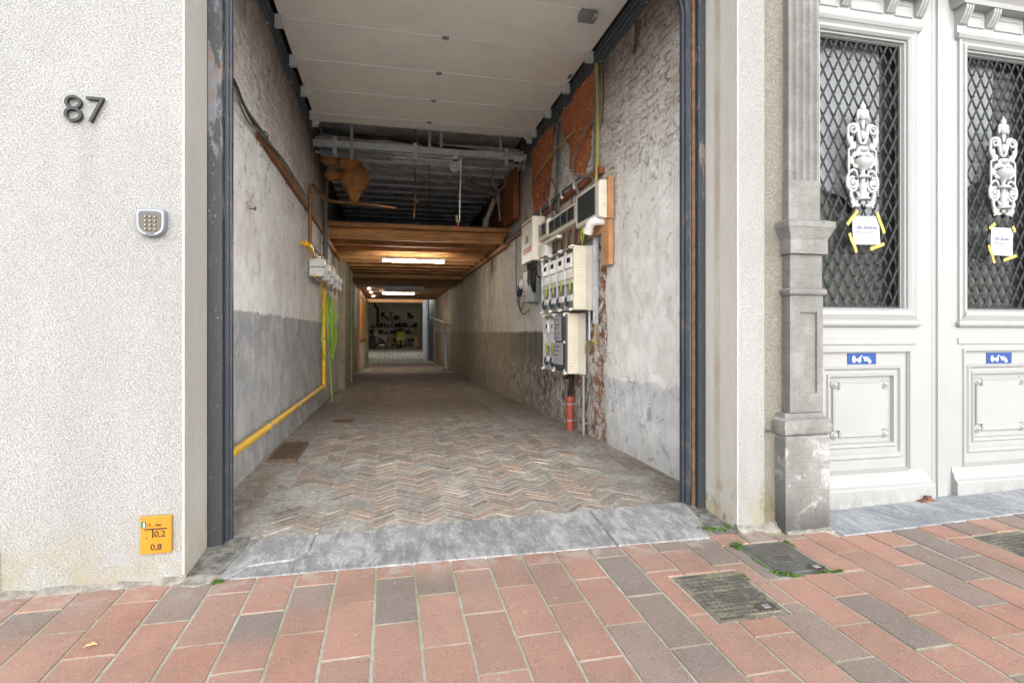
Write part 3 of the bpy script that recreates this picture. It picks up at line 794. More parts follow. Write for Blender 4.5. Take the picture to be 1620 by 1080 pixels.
obj('guide_channel', mb, M['steel_in'], t)

# ================================================================== PASSAGE WALLS
def bulgeL(y, z): return .012*mn.noise((y*1.1, z*1.1, 1)) + .006*mn.noise((y*4, z*4, 2)) + .003*mn.noise((y*13, z*13, 3))
def bulgeR(y, z): return .014*mn.noise((y*1.1, z*1.1, 11)) + .007*mn.noise((y*4, z*4, 12)) + .0035*mn.noise((y*13, z*13, 13))
XL, XR = -1.15, 2.28
def wall(x0, bul, sgn, y0, y1, z0, z1, step, thick=.3):
    m_ = MB(); ny = int((y1-y0)/step); nz = int((z1-z0)/step)
    for i in range(ny+1):
        for j in range(nz+1):
            y = y0+(y1-y0)*i/ny; z = z0+(z1-z0)*j/nz
            m_.v.append(Vector((x0 + sgn*bul(y, z), y, z))); m_.c.append((1,1,1))
    for i in range(ny):
        for j in range(nz):
            a = i*(nz+1)+j; m_.f.append((a, a+nz+1, a+nz+2, a+1))
    return m_
mb = wall(XL, bulgeL, 1, .5, 9.0, -.3, 4.75, .045)
merge(mb, wall(XL, bulgeL, 1, 9.0, 25.0, -.5, 4.75, .16))
mb.box(XL-.45, XL-.05, .5, 25.0, -.5, 4.75)
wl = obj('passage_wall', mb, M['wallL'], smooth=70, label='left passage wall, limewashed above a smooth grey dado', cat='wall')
mb = wall(XR, bulgeR, -1, .5, 9.0, -.3, 4.75, .045)
merge(mb, wall(XR, bulgeR, -1, 9.0, 25.0, -.5, 4.75, .16))
mb.box(XR+.05, XR+.45, .5, 25.0, -.5, 4.75)
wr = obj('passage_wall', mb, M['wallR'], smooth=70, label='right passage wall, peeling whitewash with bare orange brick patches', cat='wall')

def patch(name, mat, poly, lift, rough, seed, step=.022):
    """ragged area of bare brick following the wall surface"""
    from math import floor
    ys = [p[0] for p in poly]; zs = [p[1] for p in poly]
    def inside(y, z):
        c = False; n = len(poly)
        for i in range(n):
            (a, b), (c_, d) = poly[i], poly[i-1]
            if (b > z) != (d > z) and y < (c_-a)*(z-b)/(d-b)+a: c = not c
        return c
    m_ = MB(); idx = {}
    ny = int((max(ys)-min(ys)+.2)/step); nz = int((max(zs)-min(zs)+.2)/step)
    def V(i, j):
        if (i, j) not in idx:
            y = min(ys)-.1+i*step; z = min(zs)-.1+j*step
            x = XR - bulgeR(y, z) - lift - rough*(.6*mn.noise((y*9, z*9, seed)) + .4*mn.noise((y*23, z*23, seed)))
            idx[(i, j)] = len(m_.v); m_.v.append(Vector((x, y + .006*mn.noise((y*31, z*31, seed)), z))); m_.c.append((1,1,1))
        return idx[(i, j)]
    for i in range(ny):
        for j in range(nz):
            y = min(ys)-.1+(i+.5)*step; z = min(zs)-.1+(j+.5)*step
            if inside(y + .06*mn.noise((y*4, z*4, seed+3)) + .03*mn.noise((y*12, z*12, seed+3)), z + .06*mn.noise((y*4, z*4, seed+7)) + .03*mn.noise((y*12, z*12, seed+7))):
                m_.f.append((V(i, j), V(i+1, j), V(i+1, j+1), V(i, j+1)))
    return obj(name, m_, mat, wr, smooth=50)
patch('bare_brick', M['orange_brick'], [(4.35,4.30),(5.55,4.30),(5.62,3.6),(5.45,3.15),(5.0,3.02),(4.62,3.22),(4.45,3.7)], .008, .02, 41)
patch('bare_brick', M['orange_brick'], [(2.72,4.30),(4.15,4.30),(4.02,3.95),(3.72,3.62),(3.66,3.30),(3.15,3.10),(2.96,3.30),(2.86,3.7)], .008, .02, 51)
patch('bare_brick', M['chase_brick'], [(2.40,.05),(2.78,.02),(2.84,.6),(2.80,.86),(3.02,1.0),(3.04,1.5),(2.62,2.4),(2.48,2.4),(2.50,1.5),(2.42,1.1),(2.56,.8),(2.50,.4)], .004, .016, 61)
patch('bare_brick', M['chase_brick'], [(3.0,.78),(3.9,.80),(4.1,.60),(3.6,.48),(3.1,.50)], .003, .02, 71)
patch('bare_brick', M['rust'], [(1.62,4.15),(1.75,4.2),(1.85,3.95),(1.72,3.85)], .004, .01, 77)

# ceiling closing the passage behind the facade and over the loft
mb = MB(); mb.box(-1.6, 2.75, .5, 6.25, 4.64, 4.8)
obj('passage_ceiling', mb, M['insul'], label='tan insulated ceiling above the overhead door', cat='ceiling')
mb = MB(); rr = []
npitch = 14; y0 = 6.15
prof = []
for k in range(npitch):
    yk = y0 + k*.55
    prof += [(yk, 4.34), (yk+.36, 4.34), (yk+.38, 4.50), (yk+.53, 4.50)]
prof.append((y0+npitch*.55, 4.34))
lo = [[(-1.5, y, z) for y, z in prof], [(2.65, y, z) for y, z in prof]]
mb.rings(lo, closed=False)
mb.rings([[(-1.5, y, z+.02) for y, z in prof], [(2.65, y, z+.02) for y, z in prof]], closed=False)
mb.box(-1.6, 2.75, 6.1, 14.2, 4.66, 4.8)
obj('corrugated_roof', mb, M['corr'], label='grey ribbed roof sheets over the dark loft space', cat='roof')
mb = MB(); mb.box(-1.5, 2.65, 13.9, 14.1, 3.0, 4.7)
obj('loft_back_wall', mb, M['clutterA'], label='dark wall closing the loft at the back', cat='wall')

# timber loft: deck, joists, flat board ceiling beyond
t = thing('timber_loft', 'brown timber loft floor spanning the passage', 'loft', (.55, 7.36, 2.9))
mb = MB(); mb.box(-1.16, 2.29, 7.34, 14.0, 3.17, 3.245); obj('deck_board', mb, M['joist'], t, bevel=.004)
mb = MB(); mb.box(-1.16, 2.29, 7.335, 14.0, 3.247, 3.262); obj('deck_edge_strip', mb, M['cable_dk'], t)
for k in range(9):
    y = 7.50 + k*.72
    mb = MB(); mb.box(-1.17, 2.3, y, y+.085, 2.97, 3.168); obj('joist', mb, M['joist'], t, bevel=.005)
mb = MB(); mb.box(-1.17, 2.3, 13.9, 25.0, 2.88, 2.96); obj('flat_ceiling', mb, M['ceilboard'], t)
mb = MB(); mb.box(-1.6, 2.75, 13.9, 25.0, 2.965, 3.1); obj('deck_board', mb, M['joist'], t)
mb = MB(); mb.box(-1.145, -1.08, 7.4, 13.9, 2.90, 2.965); obj('wall_plate', mb, M['joist'], t)
mb = MB(); mb.box(2.19, 2.27, 7.4, 13.9, 2.90, 2.965); obj('wall_plate', mb, M['joist'], t)
mb = MB(); rr = random.Random(4)
for k in range(26): # rubble and dust lying on the deck edge
    mb.ball((rr.uniform(-.3, .6), 7.5+rr.uniform(0,.3), 3.265+rr.uniform(0,.02)), rr.uniform(.015,.05), 6, squash=(1.3,1,.6))
obj('loft_rubble', mb, M['brownbox'], kind='stuff', smooth=60)
# pier and dark pipes at the left wall, half way in
mb = MB(); mb.box(-1.16, -1.0, 10.3, 12.2, -.3, 2.9)
obj('wall_pier', mb, M['pier'], label='grey pier projecting from the left wall deep inside', cat='pier', bevel=.012)
for k, (yy_, rr_, mt, lab) in enumerate([(12.6, .05, 'olive', 'olive green pipe standing behind the left wall pier'), (6.95, .045, 'castdark', 'dark upright pipe behind the grey gas meters')]):
    mb = MB(); z0, z1 = (-.2, 2.9) if k == 0 else (2.35, 4.3); xx = -1.02 if k == 0 else -1.07
    mb.cyl((xx, yy_, z0), (xx, yy_, z1), rr_); 
    for zc in (z0+.4, z0+1.6): mb.cyl((xx, yy_, zc), (xx, yy_, zc+.05), rr_*1.25)
    obj('standing_pipe', mb, M[mt], smooth=1, label=lab, cat='pipe')
# ================================================================== OVERHEAD DOOR
ZD = 4.38
t = thing('overhead_door', 'cream white sectional overhead garage door rolled up under the ceiling', 'garage door', (.55, 3.0, ZD))
seams = [.95, 1.99, 2.80, 3.62, 4.43, 5.225, 5.56]
for a, b in zip(seams[:-1], seams[1:]):
    mb = MB()
    rr = []
    mb.rings([[(x, a+.006, ZD+.045), (x, a+.004, ZD+.008), (x, a+.014, ZD), (x, b-.014, ZD), (x, b-.002, ZD+.010), (x, b-.002, ZD+.045)] for x in (-1.06, 2.20)], True, True)
    for xx in (-1.06, 2.13): mb.box(xx, xx+.07, a+.008, b-.008, ZD-.0025, ZD-.0003)
    obj('door_section', mb, M['doorpanel'], t)
for y in seams[2:-1]:
    mb = MB(); mb.box(.555, .625, y-.022, y+.022, ZD-.012, ZD); mb.box(.57, .61, y-.03, y+.03, ZD-.016, ZD-.010); mb.cyl((.565, y, ZD-.014), (.615, y, ZD-.014), .007)
    obj('centre_hinge', mb, M['galv_dull'], t)
    mb = MB(); mb.box(-1.06, 2.20, y-.013, y+.001, ZD-.006, ZD+.004); obj('seam_edge', mb, M['whitepl'], t)
    mb = MB(); mb.box(-1.06, 2.20, y+.001, y+.007, ZD-.001, ZD+.006); obj('seam_shade_strip', mb, M['darkgrey'], t)  # dark strip laid in to paint the shadow line at the seam
for y in seams[2:-1] + [5.50]:
    for s_, xw in ((1, -1.098), (-1, 2.225)):
        mb = MB()
        x0, x1 = sorted((xw - s_*.0, xw + s_*.085))
        mb.box(x0, x1, y-.085, y-.03, ZD-.115, ZD-.002)
        mb.box(x0, x1, y-.03, y+.05, ZD-.012, ZD-.002)
        mb.cyl((xw + s_*.085, y-.04, ZD-.05), (xw + s_*.115, y-.04, ZD-.05), .012)
        mb.box(min(xw, xw+s_*.085)-.004, max(xw, xw+s_*.085)+.004, y-.09, y-.028, ZD-.122, ZD-.115)
        obj('roller_bracket', mb, M['meter_grey'], t, bevel=.003)
mb = MB(); mb.box(1.82, 1.985, 1.98, 2.10, ZD-.075, ZD); obj('catch_housing', mb, M['galv_dull'], t, bevel=.006)
mb = MB(); mb.cyl((1.95, 1.99, ZD-.08), (1.95, 1.93, ZD-.08), .018); obj('catch_knob', mb, M['galv'], t, smooth=1)
mb = MB(); mb.box(2.145, 2.185, 3.30, 3.42, ZD-.004, ZD-.002); obj('wear_plate', mb, M['castdark'], t)
# tracks
for nm, x0, s_, lab in (('L', -1.15, 1, 'dark galvanised door track along the left passage wall'), ('R', 2.275, -1, 'dark galvanised door track along the right passage wall')):
    t2 = thing('door_track', lab, 'track', (x0, 3, 4.22), 'tracks of the overhead door')
    mb = MB(); xa, xb = sorted((x0 + s_*.02, x0 + s_*.075))
    prof = [(0,0),(0,.075),(.04,.075),(.04,.062),(.008,.062),(.008,.013),(.04,.013),(.04,0)]
    mb.rings([[(x0 + s_*(.012+u), y, 4.275+v) for u, v in prof] for y in (.6, 5.75)], True, True)
    obj('rail', mb, M['track'], t2)
    mb = MB(); mb.box(*sorted((x0+s_*.0, x0+s_*.035)), .6, 5.9, 4.232, 4.245); mb.box(*sorted((x0-s_*.005, x0+s_*.006)), .6, 5.9, 4.20, 4.245); obj('angle_bar', mb, M['track'], t2)
    for y in (1.5, 2.6, 3.9, 5.0):
        mb = MB(); mb.cyl((x0+s_*.004, y, 4.215), (x0+s_*.02, y, 4.215), .012, 8); obj('bolt', mb, M['galv'], t2)
    mb = MB(); mb.box(*sorted((x0+s_*.06, x0+s_*.12)), .6, 5.6, 4.44, 4.47); obj('cable_channel', mb, M['timber'], t2)
# torsion shaft assembly
t = thing('torsion_shaft', 'galvanised crossbar with two torsion springs behind the raised door', 'door spring', (.5, 5.72, 4.05))
mb = MB(); mb.rings([[(x, y, z) for y, z in ((5.68,4.06),(5.68,4.155),(5.74,4.155),(5.74,4.149),(5.686,4.149),(5.686,4.066),(5.74,4.066),(5.74,4.06))] for x in (-1.12, 2.2)], True, True); obj('crossbar', mb, M['galv'], t)
mb = MB(); mb.cyl((-1.1, 5.80, 4.00), (2.2, 5.80, 4.00), .016); obj('shaft', mb, M['galv'], t, smooth=1)
def spring(x0, x1):
    m_ = MB(); pts = []; n = int((x1-x0)/.016)
    for k in range(n*7): q = 2*math.pi*k/7; pts.append((x0+(x1-x0)*k/(n*7), 5.80+.058*math.cos(q), 4.00+.058*math.sin(q)))
    m_.tube(pts, .0075, 5); return m_
for a, b in ((-1.02, .02), (1.15, 2.02)): obj('spring', spring(a, b), M['galv_dull'], t, smooth=1)
for x in (-.80, .40, 1.86):
    mb = MB(); mb.box(x-.03, x+.03, 5.655, 5.665, 3.95, 4.20); mb.box(x-.03, x+.03, 5.665, 5.72, 4.19, 4.20); mb.box(x-.03,x+.03,5.665,5.86,3.95,3.958)
    for z in (3.98, 4.05, 4.12): mb.cyl((x, 5.655, z), (x, 5.648, z), .009, 8)
    obj('bracket', mb, M['galv'], t)
for x in (.05, 1.13):
    mb = MB(); mb.lathe([(.03,-.03),(.066,-.03),(.066,.0),(.045,.005),(.045,.03)], (x, 5.80, 4.0), 16, 'x'); obj('spring_cone', mb, M['galv_dull'], t, smooth=1)
mb = MB(); mb.lathe([(.02,-.04),(.095,-.04),(.095,-.03),(.07,-.02),(.07,.02),(.095,.03),(.095,.04),(.02,.04)], (1.03, 5.70, 3.90), 20, 'y'); mb.lathe([(.03,-.075),(.045,-.07),(.03,-.04)], (1.03,5.70,3.90), 14, 'y'); obj('pulley', mb, M['galv'], t, smooth=1)
mb = MB(); mb.box(.985, 1.075, 5.66, 5.69, 3.96, 4.08); obj('pulley_strap', mb, M['galv'], t)
mb = MB(); mb.lathe([(.02,-.05),(.1,-.05),(.1,-.04),(.06,-.03),(.06,.03),(.1,.04),(.1,.05),(.02,.05)], (2.14, 5.80, 4.0), 18, 'x'); obj('cable_drum', mb, M['galv_dull'], t, smooth=1)
mb = MB(); mb.box(1.98, 2.12, 5.64, 5.68, 4.02, 4.10); obj('end_plate', mb, M['beige_side'], t, bevel=.004)
for i, (x, z0, z1, lab) in enumerate([(-.55, 3.86, 4.64, 'perforated steel hanger strap on the left of the crossbar'), (.62, 4.14, 4.64, 'perforated steel hanger strap left of the middle of the crossbar'), (.80, 4.14, 4.64, 'perforated steel hanger strap right of the middle of the crossbar'), (1.75, 4.14, 4.64, 'perforated steel hanger strap near the right end of the crossbar')]):
    mb = MB(); mb.box(x-.022, x+.022, 5.60, 5.605, z0, z1); mb.box(x-.022, x-.016, 5.605, 5.63, z0, z1)
    for q in range(int((z1-z0)/.05)): mb.cyl((x, 5.6005, z0+.03+q*.05), (x, 5.597, z0+.03+q*.05), .008, 8, col=(0,0,0))
    obj('hanger_strap', mb, M['galv_dull'], label=lab, cat='strap', group='hanger straps above the torsion shaft')
mb = MB(); mb.tube(curve([(-1.0, 5.9, 4.40), (-.5, 5.95, 4.33), (.3, 5.9, 4.33), (1.0, 5.95, 4.25), (1.7, 5.9, 4.18), (2.1, 5.85, 4.05)]), .03, 8); mb.tube(curve([(-1.0, 5.93, 4.37), (-.2, 5.98, 4.35), (.6, 5.93, 4.27), (1.3, 5.95, 4.26), (1.9, 5.9, 4.12)]), .018, 8)
obj('cable_bundle', mb, M['black'], smooth=1, label='black cable bundle sagging across behind the raised door', cat='cables')
mb = MB(); mb.tube(curve([(1.12, 5.62, 4.02), (1.10, 5.6, 3.5), (1.09, 5.62, 3.05), (1.08, 5.66, 2.98)]), .009, 6)
pc = obj('pull_cord', mb, M['whitepl'], smooth=1, label='long pale pull cord hanging from the pulley, with a red tip', cat='cord')
mb = MB(); mb.cyl((1.075, 5.66, 3.0), (1.07, 5.67, 2.86), .011, 8); obj('cord_tip', mb, M['red'], pc)
mb = MB(); mb.box(1.03, 1.06, 5.60, 5.63, 2.98, 3.10); obj('cord_cleat', mb, M['olive'], pc)
mb = MB(); mb.tube(curve([(.42, 5.9, 4.5), (.45, 5.86, 4.28), (.58, 5.82, 4.2)]), .011, 6)
obj('loose_conduit', mb, M['cable'], smooth=1, label='short bent grey conduit above the middle of the crossbar', cat='conduit')
for x, z0, z1, r_, mt, lab in ((.45, 3.3, 4.2, .014, 'copper', 'thin brown rod hanging in the loft opening'), (.70, 3.28, 4.3, .007, 'black', 'thin black wire hanging in the loft opening')):
    mb = MB(); mb.tube(curve([(x, 7.0, z1), (x+.02, 6.98, (z0+z1)/2+.1), (x-.01, 7.02, z0)]), r_, 6)
    if r_ > .01: mb.obox((x+.02, 7.0, 3.62), (.10, .03, .05), Matrix.Rotation(.4, 3, 'Y'))
    obj('hanging_wire' if r_ < .01 else 'hanging_rod', mb, M[mt], smooth=1, label=lab, cat='wire' if r_ < .01 else 'rod')
# insulation wads left of the loft opening
def lump(name, c, r, mat, lab, seed, cone=False):
    m_ = MB(); m_.ball((0,0,0), 1, 18)
    for i, p in enumerate(m_.v):
        q = p.copy(); n_ = 1 + .22*mn.noise(q*2.2 + Vector((seed, 0, 0))) + .10*mn.noise(q*5.5 + Vector((seed, 3, 0)))
        sx = 1.0
        if cone: sx = max(.12, min(1.0, .55 + .75*(q.z + .45))) if q.z < .2 else 1.0
        m_.v[i] = Vector(c) + Vector((q.x*r[0]*n_*sx, q.y*r[1]*n_*sx, q.z*r[2]*n_))
    return obj(name, m_, mat, smooth=80, label=lab, cat='insulation', group='insulation wads by the loft')
lump('insulation_sack', (-.56, 6.35, 3.70), (.25, .2, .36), M['sack'], 'large orange-brown insulation sack tapering down in the loft opening', 1, True)
lump('insulation_wad', (-.92, 6.2, 4.02), (.16, .14, .11), M['sack'], 'small orange-brown insulation wad in the upper left loft corner', 5)
lump('insulation_wad', (-.66, 6.15, 4.0), (.15, .12, .13), M['sack'], 'folded orange insulation wad just above the hanging sack', 9)
lump('insulation_wad', (-.90, 6.3, 3.80), (.14, .12, .09), M['sack'], 'lowest small insulation wad left of the hanging sack', 13)
# brown pipe bending out of the left wall into the loft
mb = MB(); mb.tube(curve([(-1.09, 5.15, 2.52), (-1.09, 5.15, 2.9), (-1.09, 5.15, 3.25), (-1.06, 5.2, 3.34), (-.98, 5.4, 3.28), (-.85, 5.8, 3.26), (-.3, 6.1, 3.30), (.1, 6.15, 3.28)]), .026, 8)
obj('bent_pipe', mb, M['copper'], smooth=1, label='brown pipe rising up the left wall and bending into the loft', cat='pipe')
mb = MB(); mb.cyl((-.35, 6.9, 4.2), (1.75, 7.5, 4.02), .022); mb.cyl((-.3, 7.0, 4.15), (1.7, 7.6, 3.98), .018)
obj('loft_pipe', mb, M['galv_dull'], smooth=1, label='pair of thin grey pipes crossing under the ribbed loft roof', cat='pipe')
mb = MB(); mb.tube(curve([(1.42, 6.9, 3.98), (1.62, 7.0, 3.90), (1.95, 7.1, 3.86), (2.05, 7.2, 3.72)]), .07, 12); mb.lathe([(.03,-.02),(.085,-.02),(.085,.02),(.03,.02)], (1.40, 6.88, 3.99), 14, 'x')
obj('loft_duct', mb, M['castdark'], smooth=1, label='dark grey duct elbow at the upper right of the loft', cat='duct')
mb = MB(); mb.tube([(2.03, 7.6, 3.86), (1.92, 7.9, 3.5)], .045, 10); mb.tube([(1.92, 7.9, 3.55), (1.90, 7.95, 3.34)], .062, 12)
obj('loft_downpipe', mb, M['beige_side'], smooth=1, label='beige and brown pipe end slanting down at the right of the loft', cat='pipe')
mb = MB(); mb.box(2.14, 2.25, 6.4, 9.5, 3.26, 4.15); obj('loft_side_board', mb, M['timber'], label='dark brown board leaning on the right side of the loft', cat='board', bevel=.01)
mb = MB(); mb.tube(curve([(1.75, 6.2, 4.1), (1.72, 6.2, 3.85), (1.82, 6.25, 3.70), (1.95, 6.25, 3.78), (2.0, 6.2, 4.05)]), .014, 6); mb.tube(curve([(1.84, 6.25, 3.70), (1.86, 6.3, 3.4), (1.9, 6.4, 3.2)]), .012, 6)
obj('loft_cable', mb, M['cable'], smooth=1, label='looped grey cable hanging at the right of the crossbar', cat='cable')

# ================================================================== LAMPS
def tube_lamp(x0, x1, y, z, lab):
    t = thing('tube_lamp', lab, 'lamp', ((x0+x1)/2, y, z), 'lit fluorescent tube lamps')
    m_ = MB(); m_.box(x0-.02, x1+.02, y-.045, y+.045, z+.03, z+.085); obj('housing', m_, M['cream'], t, bevel=.006)
    m_ = MB(); m_.cyl((x0+.02, y, z), (x1-.02, y, z), .022); obj('tube', m_, M['tube_on'], t, smooth=1)
    for xx in (x0, x1-.03):
        m_ = MB(); m_.box(xx, xx+.03, y-.025, y+.025, z-.025, z+.032); obj('lamp_holder', m_, M['whitepl'], t, bevel=.004)
tube_lamp(-.15, 1.22, 9.2, 2.80, 'lit fluorescent tube lamp under the timber loft joists')
tube_lamp(-.27, 1.0, 19.5, 2.79, 'lit fluorescent tube lamp farther in under the flat ceiling')
mb = MB()
for a, b, c, d in ((-.2, 1.25, 16.9, 17.0), (-.2, 1.25, 18.4, 18.5), (-.2, -.1, 17.0, 18.4), (1.15, 1.25, 17.0, 18.4)): mb.box(a, b, c, d, 2.80, 2.879)
mb.box(-.1, 1.15, 17.0, 18.4, 2.85, 2.879)
obj('ceiling_hatch', mb, M['sheet'], label='pale framed hatch in the ceiling before the far tube lamp', cat='hatch', bevel=.004)
for i, (x, y) in enumerate(((-.72, 18.0), (-.70, 20.0), (-.68, 22.5))):
    mb = MB(); mb.lathe([(.05,0),(.05,.03),(.03,.04)], (x, y, 2.84), 12)
    o = obj('ceiling_spot', mb, M['spot_on'], smooth=1, label=['nearest small lit spot on the ceiling at the wooden doorway', 'middle small lit spot on the ceiling at the wooden doorway', 'farthest small lit spot on the ceiling at the wooden doorway'][i], cat='spotlight', group='small ceiling spots')

# ================================================================== LEFT WALL: GAS
t = thing('gas_pipe', 'yellow gas pipe running low along the left wall and up to the meters', 'pipe', (-1.09, 4, .3))
mb = MB(); mb.tube([(-1.085, .62, .395), (-1.085, 6.78, .33)], .030, 12); mb.tube([(-1.085, 6.80, .30), (-1.085, 6.80, 2.02)], .033, 12); mb.ball((-1.085, 6.80, .33), .043, 10)
mb.tube([(-1.085, 6.80, 2.02), (-1.05, 6.6, 2.08), (-1.04, 5.3, 2.07)], .025, 10)
obj('pipe_run', mb, M['yellow_gas'], t, smooth=1)
for y in (2.4, 4.1, 5.6):
    z = .395 - (y-.62)*.0105
    mb = MB(); mb.tube([(-1.085, y-.012, z), (-1.085, y+.012, z)], .037, 12); mb.box(-1.15, -1.085, y-.012, y+.012, z-.01, z+.01); obj('clamp', mb, M['galv_dull'], t, smooth=1)
mb = MB(); mb.tube([(-1.085, 6.80, 1.12), (-1.085, 6.80, 1.15)], .041, 12); mb.box(-1.15, -1.085, 6.785, 6.815, 1.12, 1.15); obj('clamp', mb, M['galv_dull'], t, smooth=1)
mt_lab = ['nearest light grey gas meter of the row on the left wall', 'second gas meter from the street on the left wall', 'third gas meter from the street, middle of the row', 'fourth gas meter from the street on the left wall', 'farthest light grey gas meter of the row on the left wall']
for k in range(5):
    y = 5.30 + k*.72
    t = thing('gas_meter', mt_lab[k], 'gas meter', (-1.03, y+.1, 2.03), 'gas meters on the left wall')
    mb = MB(); mb.box(-1.125, -.925, y, y+.20, 2.055, 2.185); obj('lower_case', mb, M['meter_grey'], t, bevel=.018)
    mb = MB(); mb.box(-1.128, -.920, y-.003, y+.203, 2.190, 2.315); obj('upper_case', mb, M['meter_grey'], t, bevel=.015)
    mb = MB(); mb.box(-.921, -.905, y+.05, y+.15, 2.21, 2.29); mb.cyl((-.904, y+.10, 2.27), (-.899, y+.10, 2.27), .018, 10); obj('counter_window', mb, M['whitepl'], t, bevel=.003)
    mb = MB(); mb.cyl((-1.06, y+.10, 2.315), (-1.06, y+.10, 2.42), .022); mb.lathe([(.034,0),(.034,.03)], (-1.06, y+.10, 2.318), 8); mb.box(-1.075,-1.045,y+.06,y+.14,2.40,2.44); obj('inlet_union', mb, M['copper'], t, smooth=1)
    mb = MB(); mb.cyl((-.97, y+.10, 2.315), (-.97, y+.10, 2.38), .020); obj('top_stub', mb, M['copper'], t, smooth=1)
    mb = MB(); mb.cyl((-.97, y+.10, 2.055), (-.97, y+.10, 1.95 - .02*(k % 2)), .014); obj('outlet_pipe', mb, M['copper'], t, smooth=1)
    if k < 2:
        mb = MB(); mb.cyl((-.99, y+.02, 2.32), (-.99, y+.02, 2.345), .025, 10); obj('seal_cap', mb, M['whitepl'], t, smooth=1)
mb = MB(); mb.tube(curve([(-1.05, 5.25, 2.46), (-1.05, 6.0, 2.47), (-1.05, 7.0, 2.46), (-1.05, 8.4, 2.46)]), .022, 8); mb.tube([(-1.09, 5.15, 2.52), (-1.07, 5.2, 2.46)], .026, 8)
for k in range(5): mb.cyl((-1.06, 5.40+k*.72, 2.42), (-1.06, 5.40+k*.72, 2.50), .028, 8)
obj('manifold_pipe', mb, M['copper'], smooth=1, label='brown manifold pipe with brass valves above the gas meters', cat='pipe')
mb = MB(); mb.tube([(-1.12, 4.55, 2.42), (-1.06, 4.62, 2.40), (-1.04, 4.95, 2.355), (-1.04, 5.28, 2.33)], [.022, .030, .026, .026], 10); mb.obox((-1.02, 4.78, 2.385), (.03, .26, .05), Matrix.Rotation(-.15, 3, 'X')); mb.ball((-1.06, 4.60, 2.41), .04, 8)
obj('gas_valve', mb, M['yellow_gas'], smooth=1, label='yellow gas valve and stub beside the nearest grey meter', cat='valve')
# hose
def hang(x, y, ztop, zbot, w_, seed, n=1):
    r_ = random.Random(seed); pts = []
    pts = [(x, y-.02, ztop), (x+.02, y-.10*w_, ztop-.25*(ztop-zbot)), (x+.03+r_.uniform(0,.05), y-.14*w_, zbot+.3*(ztop-zbot)), (x+.04, y+.06*w_, zbot), (x+.05, y+.30*w_, zbot+.25*(ztop-zbot)), (x+.03, y+.22*w_, ztop-.35*(ztop-zbot)), (x, y+.02, ztop)]
    return curve(pts, 8)
hk = MB(); hk.tube(curve([(-1.15, 7.25, 1.93), (-1.05, 7.25, 1.88), (-1.01, 7.25, 1.92), (-1.02, 7.25, 1.99)]), .012, 6)
obj('hose_hook', hk, M['galv'], smooth=1, label='galvanised hook holding the green hose', cat='hook')
mb = MB()
for i, (zb, w_, tp) in enumerate(((.80, 3.8, 1.93), (1.02, 2.6, 1.92), (.74, 1.6, 1.91), (1.45, 3.4, 1.93), (1.1, .9, 1.90))):
    mb.tube(hang(-1.07+.012*i, 7.25 + .03*i, tp, zb, w_, i), .0105, 6)
mb.tube(curve([(-1.05, 7.3, 1.9), (-1.04, 7.05, 1.2), (-1.02, 7.2, .6), (-1.0, 7.25, .2), (-1.0, 7.3, -.02)]), .0105, 6)
mb.tube(curve([(-1.08, 6.9, 1.85), (-1.09, 6.62, 1.4), (-1.09, 6.60, 1.05), (-1.07, 6.75, .8), (-1.04, 7.0, .62)]), .0105, 6)
obj('garden_hose', mb, M['hose'], smooth=1, label='bright green hose hanging in loops beside the yellow gas pipe', cat='hose')
# conduit, cable bundle and batten
t = thing('wall_conduit', 'thin beige conduit clipped to the left wall beside the steel frame', 'conduit', (-1.12, 1.28, 1.7))
mb = MB(); mb.tube(curve([(-1.12, 1.27, 4.3), (-1.125, 1.28, 3.6), (-1.12, 1.285, 2.9), (-1.125, 1.28, 2.2), (-1.12, 1.30, 1.85), (-1.135, 1.33, 1.74)]), .0125, 8); obj('conduit_run', mb, M['cable_beige'], t, smooth=1)
for z in (1.9, 2.27, 2.62, 3.2):
    mb = MB(); mb.box(-1.15, -1.104, 1.262, 1.30, z-.008, z+.008); obj('clip', mb, M['cable_beige'], t)
t = thing('cable_batten', 'brown timber batten carrying old cables along the left wall', 'batten', (-1.13, 4.2, 3.0))
mb = MB(); mb.box(-1.155, -1.105, 2.17, 7.3, 2.965, 3.045); obj('batten', mb, M['timber'], t, bevel=.006)
for k, (a, b) in enumerate(((3.05, 0.), (3.02, .015), (2.985, .03), (3.035, .045))):
    mb = MB(); mb.tube(curve([(-1.12, .95, a+.06), (-1.10+b*.3, 1.25, a+.02), (-1.11, 1.7, a-.02+.02*math.sin(k*2)), (-1.095, 2.2, 3.03-.018*k), (-1.095+.004*k, 3.2, 3.055+.006*(k-2)), (-1.095, 5.2, 3.06+.004*k), (-1.10, 7.2, 3.06)]), .009, 6); obj('cable', mb, M['cable_dk'] if k % 2 else M['cable'], t, smooth=1)
for y in (2.3, 3.6, 5.0):
    mb = MB(); mb.tube(curve([(-1.15, y, 2.93), (-1.085, y, 2.98), (-1.08, y, 3.05), (-1.15, y, 3.09)]), .006, 5); obj('cable_tie', mb, M['cable_dk'], t, smooth=1)
mb = MB(); mb.cyl((-1.15, 1.95, 2.29), (-1.10, 1.94, 2.29), .006, 6); mb.cyl((-1.105, 1.94, 2.275), (-1.10, 1.94, 2.305), .01, 6)
obj('wall_nail', mb, M['rust'], label='rusty nail sticking out of the left wall near the street', cat='nail')
